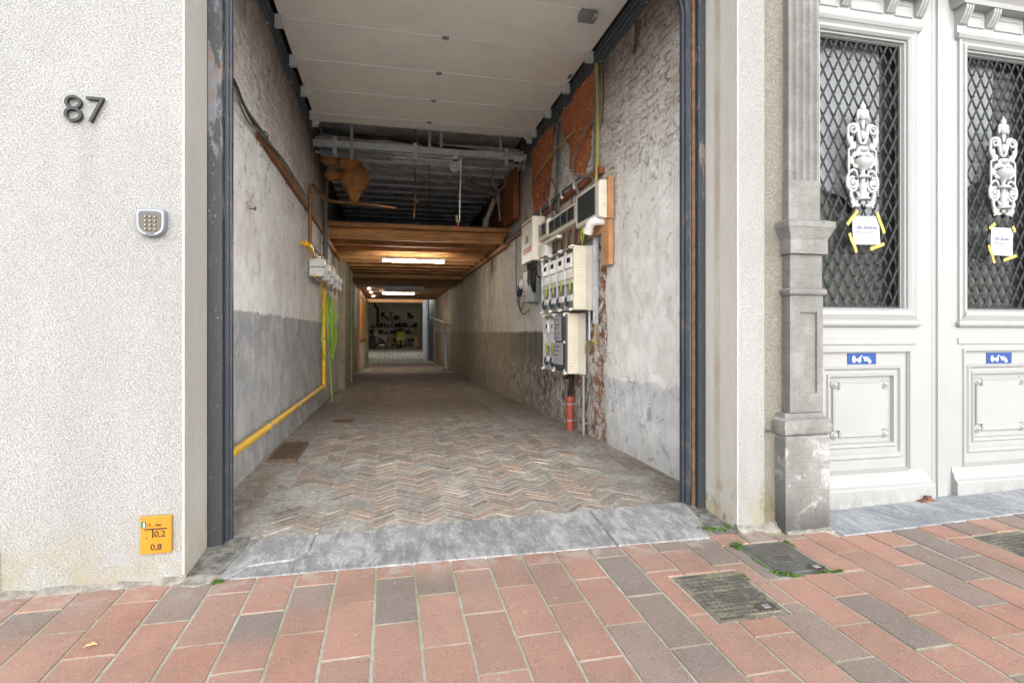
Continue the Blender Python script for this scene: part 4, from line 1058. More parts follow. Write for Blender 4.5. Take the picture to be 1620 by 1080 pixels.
# gratings in the floor at the left
def grating(name, x0, x1, y0, y1, z, mat, lab, nb):
    t = thing(name, lab, 'grating', ((x0+x1)/2, (y0+y1)/2, z))
    m_ = MB(); e = .025
    m_.box(x0, x1, y0, y0+e, z-.02, z+.012); m_.box(x0, x1, y1-e, y1, z-.02, z+.012); m_.box(x0, x0+e, y0+e, y1-e, z-.02, z+.012); m_.box(x1-e, x1, y0+e, y1-e, z-.02, z+.012)
    obj('frame', m_, mat, t, bevel=.003)
    m_ = MB(); 
    for k in range(nb):
        xx = x0+e+(x1-x0-2*e)*(k+.5)/nb; m_.box(xx-.010, xx+.010, y0+e, y1-e, z-.012, z+.009)
    obj('bars', m_, mat, t)
    m_ = MB(); m_.box(x0+e, x1-e, y0+e, y1-e, z-.018, z-.006); obj('pit', m_, M['black'], t)
grating('floor_grating', -1.09, -.84, 2.35, 3.18, .066, M['rust'], 'rusty brown grating in the passage floor under the yellow pipe', 7)
grating('floor_grating', -1.10, -.9, 7.4, 8.6, -.028, M['castdark'], 'dark grating in the floor at the foot of the upright gas pipe', 6)
mb = MB(); mb.lathe([(.0,0),(.15,0),(.16,.004),(.16,.010),(.14,.014),(0,.014)], (-.62, 4.95, .003), 20)
obj('round_cover', mb, M['rust'], smooth=1, label='small round brown iron cover in the passage floor', cat='cover')
# ================================================================== RIGHT WALL: ELECTRICITY
t = thing('backing_board', 'varnished pine board on the right wall behind the fuse boxes', 'board', (2.23, 2.9, 2.0))
mb = MB(); mb.box(2.20, 2.262, 2.235, 2.29, 2.42, 2.86); mb.box(2.205, 2.25, 2.29, 4.5, 2.30, 2.84); obj('board', mb, M['pine'], t, bevel=.003)
mb = MB(); mb.box(2.21, 2.262, 2.25, 2.45, 1.95, 2.415); mb.cyl((2.209, 2.33, 2.06), (2.205, 2.33, 2.06), .007, 8); obj('lower_board', mb, M['pine'], t, bevel=.003)
# fuse boxes
def fusebox(y0, y1, z0, z1, xf, xb, lab, wins, sl=.0):
    t = thing('fuse_box', lab, 'fuse box', (xb, (y0+y1)/2, z0), 'fuse boxes on the right wall')
    m_ = MB(); m_.rings([[(xb, y, z0-.01), (xf+.012, y, z0), (xf, y, z0+.02), (xf, y, z1-.02), (xf+.012, y, z1), (xb, y, z1+.005)] for y in (y0, y1)], True, True)
    obj('case', m_, M['cream'], t, bevel=.004)
    n = len(wins)
    for a, b in wins:
        m_ = MB(); m_.box(xf-.010, xf-.002, a, b, z0+.045, z1-.045); obj('window', m_, M['smoke'], t, bevel=.003)
        m_ = MB(); m_.box(xf-.013, xf-.010, (a+b)/2-.02, (a+b)/2+.02, z0+.05, z0+.065); obj('latch', m_, M['darkgrey'], t)
    for zc in (z0+.12, z1-.12):
        m_ = MB(); m_.tube([( (xf+xb)/2+.01+.018*math.cos(q), y0-.001, zc+.018*math.sin(q)) for q in [k*math.pi/8 for k in range(17)]], .0018, 4); obj('knockout', m_, M['beige_side'], t)
fusebox(2.27, 2.98, 2.44, 2.82, 2.11, 2.20, 'largest cream fuse box with smoked window, nearest the street', [(2.36, 2.90)])
fusebox(3.0, 4.12, 2.53, 2.775, 2.12, 2.20, 'long cream fuse box with a row of four smoked windows', [(3.06+k*.265, 3.06+k*.265+.235) for k in range(4)])
fusebox(4.14, 4.58, 2.55, 2.80, 2.10, 2.20, 'small cream fuse box with one smoked window beside the tall cream cabinet', [(4.19, 4.53)])
mb = MB(); mb.box(2.10, 2.20, 3.7, 4.3, 2.46, 2.50); obj('cable_tray', mb, M['cream'], label='short cream cable ledge under the small fuse box', cat='ledge', bevel=.006)
t = thing('control_box', 'tall cream cabinet with red and green labels on the right wall', 'control box', (2.15, 4.8, 2.27))
mb = MB(); mb.box(2.02, 2.21, 4.62, 5.28, 2.29, 2.93); obj('case', mb, M['cream'], t, bevel=.012)
mb = MB(); mb.box(2.016, 2.02, 4.68, 5.22, 2.86, 2.885); mb.box(2.016, 2.02, 4.70, 5.16, 2.43, 2.51); obj('red_label', mb, M['red'], t)
mb = MB(); mb.box(2.016, 2.02, 4.86, 5.02, 2.58, 2.68); obj('green_label', mb, M['gasgreen'], t)
mb = MB(); mb.box(2.015, 2.02, 4.92, 4.96, 2.60, 2.67); obj('indicator', mb, M['tagyellow'], t)
for k in range(4):
    mb = MB(); y = 4.75 + k*.13; mb.cyl((2.1, y, 2.29), (2.1, y, 2.20), .028, 8); mb.tube(curve([(2.1, y, 2.22), (2.1, y+.02, 2.0), (2.15, 4.95+.02*k, 1.86)]), .016, 6); obj('cable_gland', mb, M['black'], t, smooth=1)
mb = MB(); mb.tube(curve([(2.1, 4.7, 2.25), (2.08, 4.55, 2.05), (2.15, 4.35, 2.02), (2.24, 4.3, 2.05)]), .012, 6); obj('cable', mb, M['black'], t, smooth=1)
mb = MB(); mb.box(2.10, 2.22, 4.25, 4.58, 2.30, 2.50); obj('junction_box', mb, M['whitepl'], label='small white junction box under the small fuse box', cat='junction box', bevel=.006)

def louvre_side(x0, x1, y, z0, z1, parent, strip):
    """ribbed side cover of a meter cabinet, facing the street"""
    m_ = MB(); n = int((z1-z0)/.0275); prof = []
    for k in range(n):
        a = z0+(z1-z0)*k/n; b = z0+(z1-z0)*(k+1)/n
        prof += [(a, 0.0), (a+(b-a)*.62, -.010), (a+(b-a)*.78, -.010), (a+(b-a)*.8, .0)]
    prof.append((z1, 0.0))
    m_.rings([[(x, y+d, z) for z, d in prof] for x in (x0, x1-strip)], closed=False)
    m_.box(x0, x1-strip, y+.002, y+.03, z0, z1)
    obj('ribbed_side', m_, M['beige'], parent)
    m_ = MB(); m_.box(x1-strip+.003, x1, y-.012, y+.03, z0-.008, z1+.004)
    zm = (z0+z1)/2
    for a, b in ((z0+.02, zm-.12), (zm-.10, zm+.10), (zm+.12, z1-.02)): m_.box(x1-strip+.012, x1-.01, y-.016, y-.012, a, b)
    obj('side_strip', m_, M['beige_side'], parent, bevel=.002)
def cabinet(name, lab, y0, y1, z0, z1, x0, x1, meters, paper=False):
    t = thing(name, lab, 'meter cabinet', (x1, (y0+y1)/2, z0))
    m_ = MB(); m_.box(x0+.115, x1, y0+.03, y1, z0, z1); obj('back_box', m_, M['beige_side'], t, bevel=.004)
    louvre_side(x0+.0, x1, y0, z0, z1, t, .085)
    m_ = MB(); m_.box(x0, x0+.115, y1-.008, y1, z0, z1); m_.box(x0, x0+.115, y0+.03, y1, z1-.008, z1); m_.box(x0, x0+.115, y0+.03, y1, z0, z0+.008)
    obj('cover_rim', m_, M['beige_side'], t)
    zs = z0 + (z1-z0)*.40
    m_ = MB(); m_.box(x0+.02, x0+.115, y0+.03, y1-.01, z0+.01, zs-.01); obj('terminal_cover', m_, M['clear'], t)
    n = len(meters)
    for k, (ya, yb) in enumerate(meters):
        mt = MB(); mt.box(x0+.015, x0+.11, ya, yb, zs+.02, z1-.06); mt.box(x0-.004, x0+.015, ya+.02, yb-.02, zs+(z1-zs)*.45, z1-.09)
        mo = obj('meter', mt, M['whitepl'], t, bevel=.008)
        mt = MB(); mt.box(x0-.008, x0-.004, ya+.06, yb-.08, z1-.17, z1-.115); obj('display', mt, M['inkblack'], mo)
        mt = MB(); mt.box(x0-.010, x0+.0, ya+.05, ya+.09, zs-.06, zs+.07); obj('seal_tag', mt, M['tagyellow'], t)
        mt = MB(); mt.box(x0+.0, x0+.02, ya+.02, yb-.07, z0+.10, z0+.17); obj('breaker', mt, M['whitepl'], t, bevel=.004)
        mt = MB(); mt.tube(curve([(x0+.005, yb-.06, z0+.16), (x0-.006, yb-.03, z0+.11), (x0+.005, yb-.05, z0+.05)]), .012, 6); mt.box(x0+.0, x0+.02, yb-.085, yb-.03, z0+.05, z0+.10); obj('blue_wire', mt, M['blue'], t, smooth=1)
        mt = MB(); mt.box(x0-.004, x0+.02, yb+.004, yb+.012, z0+.02, z1-.03); obj('divider', mt, M['galv'], t)
    for k in range(max(3, n)):
        y = y0+.08+(y1-y0-.12)*k/max(2, n-1)
        mt = MB(); mt.cyl((x0+.02, y, z1-.01), (x0-.028, y, z1+.0), .016, 8); mt.cyl((x0+.02, y, z0+.01), (x0-.028, y, z0), .016, 8); mt.box(x0-.02, x0+.03, y-.05, y+.05, z1-.004, z1+.012); obj('cover_screw', mt, M['whitepl'], t, smooth=1)
    return t
tc = cabinet('meter_cabinet', 'large beige cabinet of white electricity meters on the right wall', 2.74, 4.08, 1.50, 2.21, 2.0, 2.235, [(2.80+.32*k, 3.05+.32*k) for k in range(4)])
mb = MB(); mb.box(2.00, 2.235, 2.735, 4.08, 1.855, 1.862); obj('shelf_seam', mb, M['beige_side'], tc)
tl = cabinet('meter_cabinet', 'lower beige meter cabinet with two white printed notices', 3.0, 4.06, .765, 1.465, 2.02, 2.235, [(3.55, 3.72), (3.80, 3.98)])
mb = MB(); mb.box(2.0, 2.12, 3.03, 3.50, .79, 1.46); obj('dark_meter_front', mb, M['darkgrey'], tl, bevel=.008)
for y in (3.06, 3.46):
    for z in (.80, 1.13, 1.445):
        mb = MB(); mb.cyl((2.0, y, z), (1.985, y, z), .014, 8); obj('screw', mb, M['whitepl'], tl, smooth=1)
for i, (z0, z1, ya, yb, lines, lab) in enumerate(((1.145, 1.44, 3.18, 3.47, [(.04,.13),(.065,.03),(.10,.16),(.135,.10),(.155,.05),(.205,.15),(.23,.03),(.262,.12)], 'upper white printed notice taped to the dark meter front'), (.86, 1.125, 3.12, 3.50, [(.05,.2),(.10,.14),(.155,.11)], 'lower white printed notice taped to the dark meter front'))):
    mb = MB(); mb.box(1.992, 1.9955, ya, yb, z0, z1)
    p = obj('paper_notice', mb, M['paper'], label=lab, cat='notice', group='notices on the meters')
    mb = MB(); rp = random.Random(i)
    for dz, w_ in lines:
        y = yb-.03; end = y - w_*1.2
        while y > end:
            lw = rp.uniform(.012, .03); mb.box(1.9905, 1.992, max(y-lw, ya+.01), y, z1-dz-.006, z1-dz+.003); y -= lw+.006
    obj('print_lines', mb, M['inkblack'], p)
# rail, conduits and cables round the cabinets
mb = MB(); mb.box(2.225, 2.262, 2.665, 2.69, 1.34, 2.33); mb.box(2.21, 2.262, 2.69, 2.70, 1.34, 2.33); obj('mounting_rail', mb, M['galv'], label='upright galvanised mounting rail beside the large meter cabinet', cat='rail')
mb = MB(); mb.cyl((2.225, 3.04, .02), (2.225, 3.04, .84), .017, 10); 
for z in (.18, .48, .80): mb.tube([(2.225, 3.04, z-.012), (2.225, 3.04, z+.012)], .023, 10); mb.box(2.225, 2.27, 3.028, 3.052, z-.008, z+.008)
obj('grey_conduit', mb, M['galv_dull'], smooth=1, label='slim grey conduit running down the right wall to the floor', cat='conduit')
mb = MB(); mb.cyl((2.23, 2.86, 1.12), (2.23, 2.86, 1.49), .016, 10); obj('grey_conduit', mb, M['galv'], smooth=1, label='short grey conduit beside the lower meter cabinet', cat='conduit')
mb = MB(); mb.cyl((2.19, 3.44, .02), (2.19, 3.44, .44), .050, 16); mb.tube([(2.19, 3.44, .40), (2.19, 3.44, .455)], .055, 16)
o = obj('drain_pipe', mb, M['red_pipe'], smooth=1, label='orange-red plastic pipe standing at the foot of the right wall', cat='pipe')
for z in (.16, .36):
    mb = MB(); mb.tube([(2.19, 3.44, z-.008), (2.19, 3.44, z+.008)], .057, 16); mb.box(2.19, 2.275, 3.43, 3.45, z-.008, z+.008); obj('clamp', mb, M['galv_dull'], o, smooth=1)
mb = MB(); mb.tube(curve([(2.18, 3.36, .80), (2.19, 3.38, .65), (2.19, 3.44, .42)]), .032, 8); mb.tube(curve([(2.15, 3.3, .80), (2.2, 3.5, .70), (2.22, 3.7, .66)]), .02, 6)
obj('supply_cable', mb, M['black'], smooth=1, label='thick black supply cable entering the orange-red pipe', cat='cable')
mb = MB(); mb.tube(curve([(2.25, 2.70, 1.34), (2.22, 2.66, 1.22), (2.20, 2.60, 1.13), (2.19, 2.72, 1.15), (2.20, 2.86, 1.09), (2.22, 2.96, 1.04), (2.22, 3.02, .95), (2.225, 3.04, .84)]), .008, 6); mb.tube(curve([(2.22, 2.56, 1.12), (2.17, 2.64, 1.16), (2.17, 2.78, 1.13), (2.2, 2.92, 1.06)]), .008, 6)
for z in (1.04, .94, .88): mb.ball((2.22, 3.03, z), .02, 6)
obj('earth_wire', mb, M['conduit_y'], smooth=1, label='yellow-green earth wire looping below the mounting rail', cat='wire')
t = thing('vent_elbow', 'white plastic pipe elbow poking through the pine board', 'pipe elbow', (2.2, 2.4, 2.37))
mb = MB(); mb.tube(curve([(2.26, 2.38, 2.42), (2.14, 2.40, 2.42), (2.09, 2.44, 2.40), (2.08, 2.50, 2.33)]), .048, 14); mb.tube([(2.083, 2.49, 2.345), (2.08, 2.515, 2.31)], .054, 14); obj('elbow', mb, M['whitepl'], t, smooth=1)
mb = MB()
for k, (y, yb) in enumerate(((2.62, 2.78), (2.75, 2.90), (3.1, 3.15), (3.35, 3.4), (3.6, 3.66), (3.85, 3.9), (4.0, 4.02))):
    mb.tube(curve([(2.17, y, 2.50), (2.15, y+.01, 2.42), (2.16, yb, 2.32), (2.14, yb+.03, 2.20)]), .017, 6)
obj('cable_group', mb, M['darkgrey'], smooth=1, label='dark cables dropping from the fuse boxes into the meter cabinet', cat='cables')
mb = MB(); mb.tube(curve([(2.16, 2.8, 2.47), (2.13, 2.84, 2.38), (2.16, 2.9, 2.22)]), .010, 6); mb.tube(curve([(2.16, 2.86, 2.46), (2.14, 2.80, 2.36), (2.16, 2.86, 2.22)]), .010, 6)
obj('earth_wire', mb, M['tagyellow'], smooth=1, label='yellow-green wires between largest fuse box and meter cabinet', cat='wire')
# batten carrying cables along the wall
t = thing('cable_batten', 'brown timber batten carrying cables along the right wall above the fuse boxes', 'batten', (2.25, 6, 3.0))
mb = MB(); mb.box(2.215, 2.275, 2.52, 13.0, 2.965, 3.04); obj('batten', mb, M['timber'], t, bevel=.006)
for k in range(4):
    mb = MB(); mb.tube(curve([(2.20, 3.1 + .3*k, 3.07-.02*k), (2.198, 4.5, 3.075-.022*k), (2.195, 7, 3.06-.02*k), (2.198, 13, 3.05-.02*k)]), .011, 6); obj('cable', mb, M['cable_dk'] if k != 1 else M['cable'], t, smooth=1)
for y in (3.3, 3.8, 4.3, 4.8, 5.6):
    mb = MB(); mb.box(2.185, 2.22, y-.008, y+.008, 2.985, 3.09); obj('clip', mb, M['whitepl'] if y < 5 else M['cable'], t)
t = thing('upright_conduit', 'yellowed conduit rising beside the orange bare brick on the right wall', 'conduit', (2.24, 2.62, 2.9))
mb = MB(); mb.tube(curve([(2.235, 2.65, 4.2), (2.24, 2.63, 3.7), (2.235, 2.62, 3.2), (2.22, 2.60, 3.05), (2.21, 2.61, 2.86)]), .020, 8); obj('conduit_run', mb, M['conduit_y'], t, smooth=1)
mb = MB(); mb.tube(curve([(2.245, 2.74, 4.2), (2.24, 2.73, 3.6), (2.225, 2.72, 3.0), (2.2, 2.8, 2.85)]), .012, 6); obj('cable', mb, M['cable'], t, smooth=1)
mb = MB(); mb.tube(curve([(2.25, 2.50, 4.15), (2.25, 2.49, 3.8), (2.25, 2.52, 3.5)]), .006, 5); obj('thin_wire', mb, M['cable_dk'], t, smooth=1)
paths = [([(2.23, 2.74, 3.62), (2.22, 3.0, 3.55), (2.21, 3.32, 3.40), (2.21, 3.35, 3.2), (2.21, 3.0, 3.05), (2.2, 2.75, 2.99)], .012, 'cable', 'grey cable curving in an S over the orange bare brick'),
 ([(2.24, 4.1, 4.1), (2.235, 4.1, 3.5), (2.22, 4.12, 3.08), (2.2, 4.0, 2.85)], .022, 'castdark', 'thick dark cable between the two orange brick patches'),
 ([(2.23, 3.35, 3.72), (2.22, 3.9, 3.74), (2.22, 4.5, 3.72), (2.23, 5.3, 3.64)], .014, 'conduit_y', 'yellowish cable crossing the upper ends of the orange brick patches'),
 ([(2.22, 4.66, 3.33), (2.2, 4.5, 3.42), (2.2, 4.2, 3.32), (2.2, 4.02, 3.08)], .012, 'castdark', 'dark cable arching down onto the right wall batten'),
 ([(2.22, 4.7, 3.3), (2.2, 4.62, 3.18), (2.2, 4.4, 3.08)], .010, 'cable_dk', 'thin dark cable below the far orange brick patch'),
 ([(2.2, 3.5, 3.3), (2.17, 3.3, 3.22), (2.15, 3.1, 2.98), (2.15, 3.0, 2.84)], .014, 'cable', 'grey cable dropping into the top of the largest fuse box'),
 ([(2.17, 3.3, 2.78), (2.16, 3.28, 2.9), (2.19, 3.4, 3.04)], .008, 'cable_dk', 'thin cable rising from the long fuse box to the batten'),
 ([(2.17, 3.8, 2.78), (2.15, 3.78, 2.92), (2.2, 3.9, 3.05)], .016, 'castdark', 'dark cable rising from the middle of the long fuse box'),
 ([(2.17, 4.05, 2.78), (2.15, 4.15, 2.92), (2.2, 4.2, 3.05)], .014, 'castdark', 'dark cable rising from the far end of the long fuse box'),
 ([(2.24, 5.5, 3.0), (2.24, 5.5, 2.2), (2.24, 5.55, 1.7)], .008, 'cable_dk', 'thin wire straight down the wall beside the tall cream cabinet'),
 ([(2.24, 6.6, 3.0), (2.24, 6.62, 2.4), (2.23, 6.5, 1.9), (2.2, 6.1, 1.62), (2.2, 5.9, 1.75)], .008, 'cable_dk', 'thin wire sagging from the batten to the blue plug')]
for p, r_, m_, lab in paths:
    mb = MB(); mb.tube(curve(p), r_, 6); obj('wall_cable', mb, M[m_], smooth=1, label=lab, cat='cable')
t = thing('switch_box', 'grey steel box with red buttons on the right wall', 'switch box', (2.2, 5.3, 1.7))
mb = MB(); mb.box(2.10, 2.265, 5.05, 5.50, 1.71, 2.20); obj('case', mb, M['galv_dull'], t, bevel=.008)
for z in (1.82, 1.89):
    mb = MB(); mb.cyl((2.10, 5.42, z), (2.085, 5.42, z), .018, 8); obj('button', mb, M['red'], t, smooth=1)
t = thing('power_plug', 'blue and white industrial plug hanging beside the grey steel box', 'plug', (2.15, 5.75, 1.95))
mb = MB(); mb.obox((2.13, 5.72, 2.03), (.07, .13, .10), Matrix.Rotation(-.6, 3, 'X')); obj('plug_cap', mb, M['whitepl'], t, bevel=.012)
mb = MB(); mb.tube([(2.13, 5.80, 1.99), (2.13, 5.90, 1.86)], .045, 12); obj('plug_body', mb, M['blue'], t, smooth=1)
mb = MB(); mb.tube(curve([(2.13, 5.90, 1.86), (2.14, 5.95, 1.7), (2.15, 5.75, 1.55), (2.2, 5.5, 1.6)]), .011, 6); obj('plug_cord', mb, M['cable_dk'], t, smooth=1)

# ================================================================== ON THE STREET FRONT
def digit(txt, label, px, size):
    fn = lambda u, v, d: Vector((px + u, -.004 - .022 + d*1.0, 0)) + Vector((0, 0, zb + v))
    zb = 2.262
    m_ = text_mesh(txt, size, fn, .018, 'LEFT', 0, 1, -.0025)
    return obj('house_number_digit', m_, M['num'], label=label, cat='house number', group='house number digits', bevel=.0015)
digit('8', 'dark metal digit 8 on the white roughcast front', -1.532, .188)
digit('7', 'dark metal digit 7 on the white roughcast front', -1.440, .188)
# keypad
kc = on_y(243, 355, 0)
t = thing('keypad', 'silver-grey entry keypad on the white roughcast wall', 'keypad', (kc.x, 0, kc.z-.07))
def kshape(w_, h_, n=10):
    pts = [(-w_*.46, h_*.5), (-w_*.30, h_*.535), (0, h_*.55), (w_*.30, h_*.535), (w_*.46, h_*.5), (w_*.5, h_*.42), (w_*.5, -h_*.05)]
    for k in range(1, n): q = math.pi*k/n; pts.append((w_*.5*math.cos(q), -h_*.05 - h_*.45*math.sin(q)**.8))
    return pts + [(-w_*.5, -h_*.05), (-w_*.5, h_*.42)]
def kring(s, y): return [(kc.x+u*s, y, kc.z+v*s) for u, v in kshape(.128, .132)]
mb = MB(); mb.rings([kring(1, -.002), kring(1.0, -.035), kring(.93, -.042), kring(.80, -.042), kring(.76, -.036)], True, True); obj('body', mb, M['keypad'], t, smooth=35)
mb = MB(); mb.rings([[(kc.x+u*.735, y, kc.z+v*.735-.0) for u, v in kshape(.128, .132)] for y in (-.030, -.0385)], True, True); obj('face_plate', mb, M['keyplate'], t)
for r_ in range(4):
    for c_ in range(3):
        x, z = kc.x + (c_-1)*.021, kc.z + .030 - r_*.0205
        mb = MB(); mb.lathe([(.0064,.0),(.0064,-.005),(.0045,-.008)], (x, -.0385, z), 10, 'y'); k = obj('key', mb, M['keybtn'], t, smooth=50)
mb = MB(); mb.box(kc.x-.018, kc.x+.018, -.0435, -.042, kc.z-.058, kc.z-.052); obj('name_plate', mb, M['darkgrey'], t)
# gas marker
a, b = on_y(224, 815, 0), on_y(274, 875, 0)
x0, x1, z0, z1 = -1.200, -1.058, .150, .338
t = thing('gas_marker_plate', 'yellow marker plate reading 0,2 and 0,8 low on the roughcast wall', 'marker plate', ((x0+x1)/2, 0, z0))
mb = MB(); mb.box(x0, x1, -.016, -.002, z0, z1); obj('plate', mb, M['gasyellow'], t, bevel=.004)
mb = MB(); mb.box(x0+.004, x1-.004, -.0185, -.016, z1-.012, z1-.004); mb.box(x1-.010, x1-.003, -.0185, -.016, z0+.008, z1-.012); obj('plate_rim', mb, M['gasyellow'], t, bevel=.001)
mb = MB(); mb.box(x0+.006, x0+.028, -.0175, -.016, z1-.058, z1-.026); obj('green_label', mb, M['gasgreen'], t)
pl = lambda px, pz: (lambda u, v, d: Vector((px+u, -.0162-.001-d, pz+v)))
mb = text_mesh('1', .034, lambda u, v, d: Vector((x0+.010+u, -.0180-d, z1-.054+v)), .0008, bold=.0008); obj('numeral', mb, M['signwhite'], t)
mb = MB(); mb.box(x0+.020, x1-.022, -.0175, -.016, z1-.068, z1-.062); mb.box(x0+.054, x0+.060, -.0175, -.016, z1-.108, z1-.068); obj('bracket_mark', mb, M['inkblack'], t)
for s_, px, pz, sz in (('0,2', x0+.063, z1-.104, .042), ('0,8', x0+.046, z0+.020, .042), (',', x0+.026, z1-.108, .036), ('Gas', x0+.068, z1-.050, .017)):
    mb = text_mesh(s_, sz, pl(px, pz), .0008, bold=.0004); obj('lettering', mb, M['inkblack'], t)
mb = MB(); mb.torus((x0+.040, -.0165, z1-.044), .0065, .001, n=14, m=5); mb.box(x0+.040, x0+.046, -.0172, -.016, z1-.044, z1-.038); obj('lettering', mb, M['inkblack'], t)
# boot scraper niche at the far left
t = thing('boot_scraper', 'grey stone boot scraper niche at the foot of the wall, far left', 'boot scraper', (-1.85, 0, 0))
mb = MB(); mb.box(-2.05, -1.795, -.012, .0, .0, .20); mb.box(-2.05, -1.795, -.02, .0, .196, .215); obj('stone_surround', mb, M['limestone'], t, bevel=.006)
mb = MB(); mb.box(-2.02, -1.825, -.016, -.012, .02, .165); obj('recess_back', mb, M['castdark'], t)
mb = MB(); mb.box(-2.0, -1.828, -.030, -.016, .115, .130); mb.cyl((-1.835, -.02, .12), (-1.835, -.02, .14), .012, 8); obj('scraper_iron', mb, M['iron_brown'], t, bevel=.003)

# ================================================================== STONE PILASTER
t = thing('stone_pilaster', 'grey stone pilaster with fluted shaft beside the white carriage doors', 'pilaster', (2.56, 0, 0))
def ring(x0, x1, yf, z, yb=.45): return [(x0, yb, z), (x0, yf, z), (x1, yf, z), (x1, yb, z)]
YP = -.095
X0, X1 = on_y(1243, 700, YP).x, on_y(1313, 700, YP).x
mb = MB(); mb.rings([ring(X0, X1, YP, -.1), ring(X0, X1, YP, .585), ring(X0+.012, X1-.012, YP+.01, .597)], True, True); obj('plinth', mb, M['limestone'], t, bevel=.005)
mb = MB(); rr = []
for k in range(9):
    q = math.pi*(k/8) - math.pi/2; b = .020*math.cos(q); rr.append(ring(X0+.008-b, X1-.008+b, YP+.012-b, .652+.053*math.sin(q)))
rr += [ring(X0+.012, X1-.014, YP+.02, .712), ring(X0+.022, X1-.030, YP+.033, .735)]
mb.rings(rr, True, True); obj('base_moulding', mb, M['limestone'], t, smooth=50)
yf = YP+.04
xs0, xs1 = on_y(1250, 560, yf).x, on_y(1302, 560, yf).x
mb = MB()  # lower shaft with sunk panel
pz0, pz1, px0, px1 = .86, 1.375, xs0+.075, xs1-.045
mb.box(xs0, xs1, yf+.014, .45, .73, 1.49)
mb.box(xs0, px0, yf, yf+.014, .74, 1.49); mb.box(px1, xs1, yf, yf+.014, .74, 1.49); mb.box(px0, px1, yf, yf+.014, .74, pz0); mb.box(px0, px1, yf, yf+.014, pz1, 1.49)
obj('lower_shaft', mb, M['limestone'], t)
mb = MB(); rr = []
for k in range(7):
    q = math.pi*k/6 - math.pi/2; b = .012*math.cos(q); rr.append(ring(xs0-.004-b, xs1+.004+b, yf-.006-b, 1.505+.022*math.sin(q)))
mb.rings(rr, True, True); obj('ring_moulding', mb, M['limestone'], t, smooth=50)
mb = MB(); mb.rings([ring(xs0+.004, xs1-.002, yf+.004, 1.525), ring(xs0+.004, xs1-.002, yf+.004, 1.745)], True, True); obj('middle_block', mb, M['limestone'], t, bevel=.004)
mb = MB(); mb.rings([ring(xs0-.012, xs1+.02, yf-.02, 1.745), ring(xs0-.012, xs1+.02, yf-.02, 1.835), ring(xs0-.018, xs1+.026, yf-.026, 1.85), ring(xs0-.045, xs1+.05, yf-.045, 1.905), ring(xs0-.050, xs1+.055, yf-.05, 1.912), ring(xs0-.050, xs1+.055, yf-.05, 1.948), ring(xs0-.01, xs1+.005, yf-.01, 1.965)], True, True)
obj('cap_moulding', mb, M['limestone'], t, bevel=.004)
mb = MB(); ux0, ux1 = xs0+.012, xs1-.004; zc = 2.32
mb.box(ux0-.006, ux1, yf+.02, .45, 1.955, 2.22)
# fluted upper shaft: section with five flutes, and a plain foot
fl = []; nfl = 4; wd = (ux1-ux0)
sec = [(ux0, .45), (ux0, yf+.028)]
for k in range(nfl):
    a = ux0 + wd*(.07 + .90*k/nfl); b = ux0 + wd*(.07 + .90*(k+1)/nfl) - wd*.05
    sec += [(a, yf+.028)]
    for q in range(1, 6): u = q/6; sec.append((a+(b-a)*u, yf+.028 + .020*math.sin(math.pi*u)))
    sec.append((b, yf+.028))
sec += [(ux1, yf+.028), (ux1, .45)]
mb.rings([[(x, y, z) for x, y in sec] for z in (2.22, 7.0)], True, True)
obj('upper_shaft', mb, M['limestone'], t)
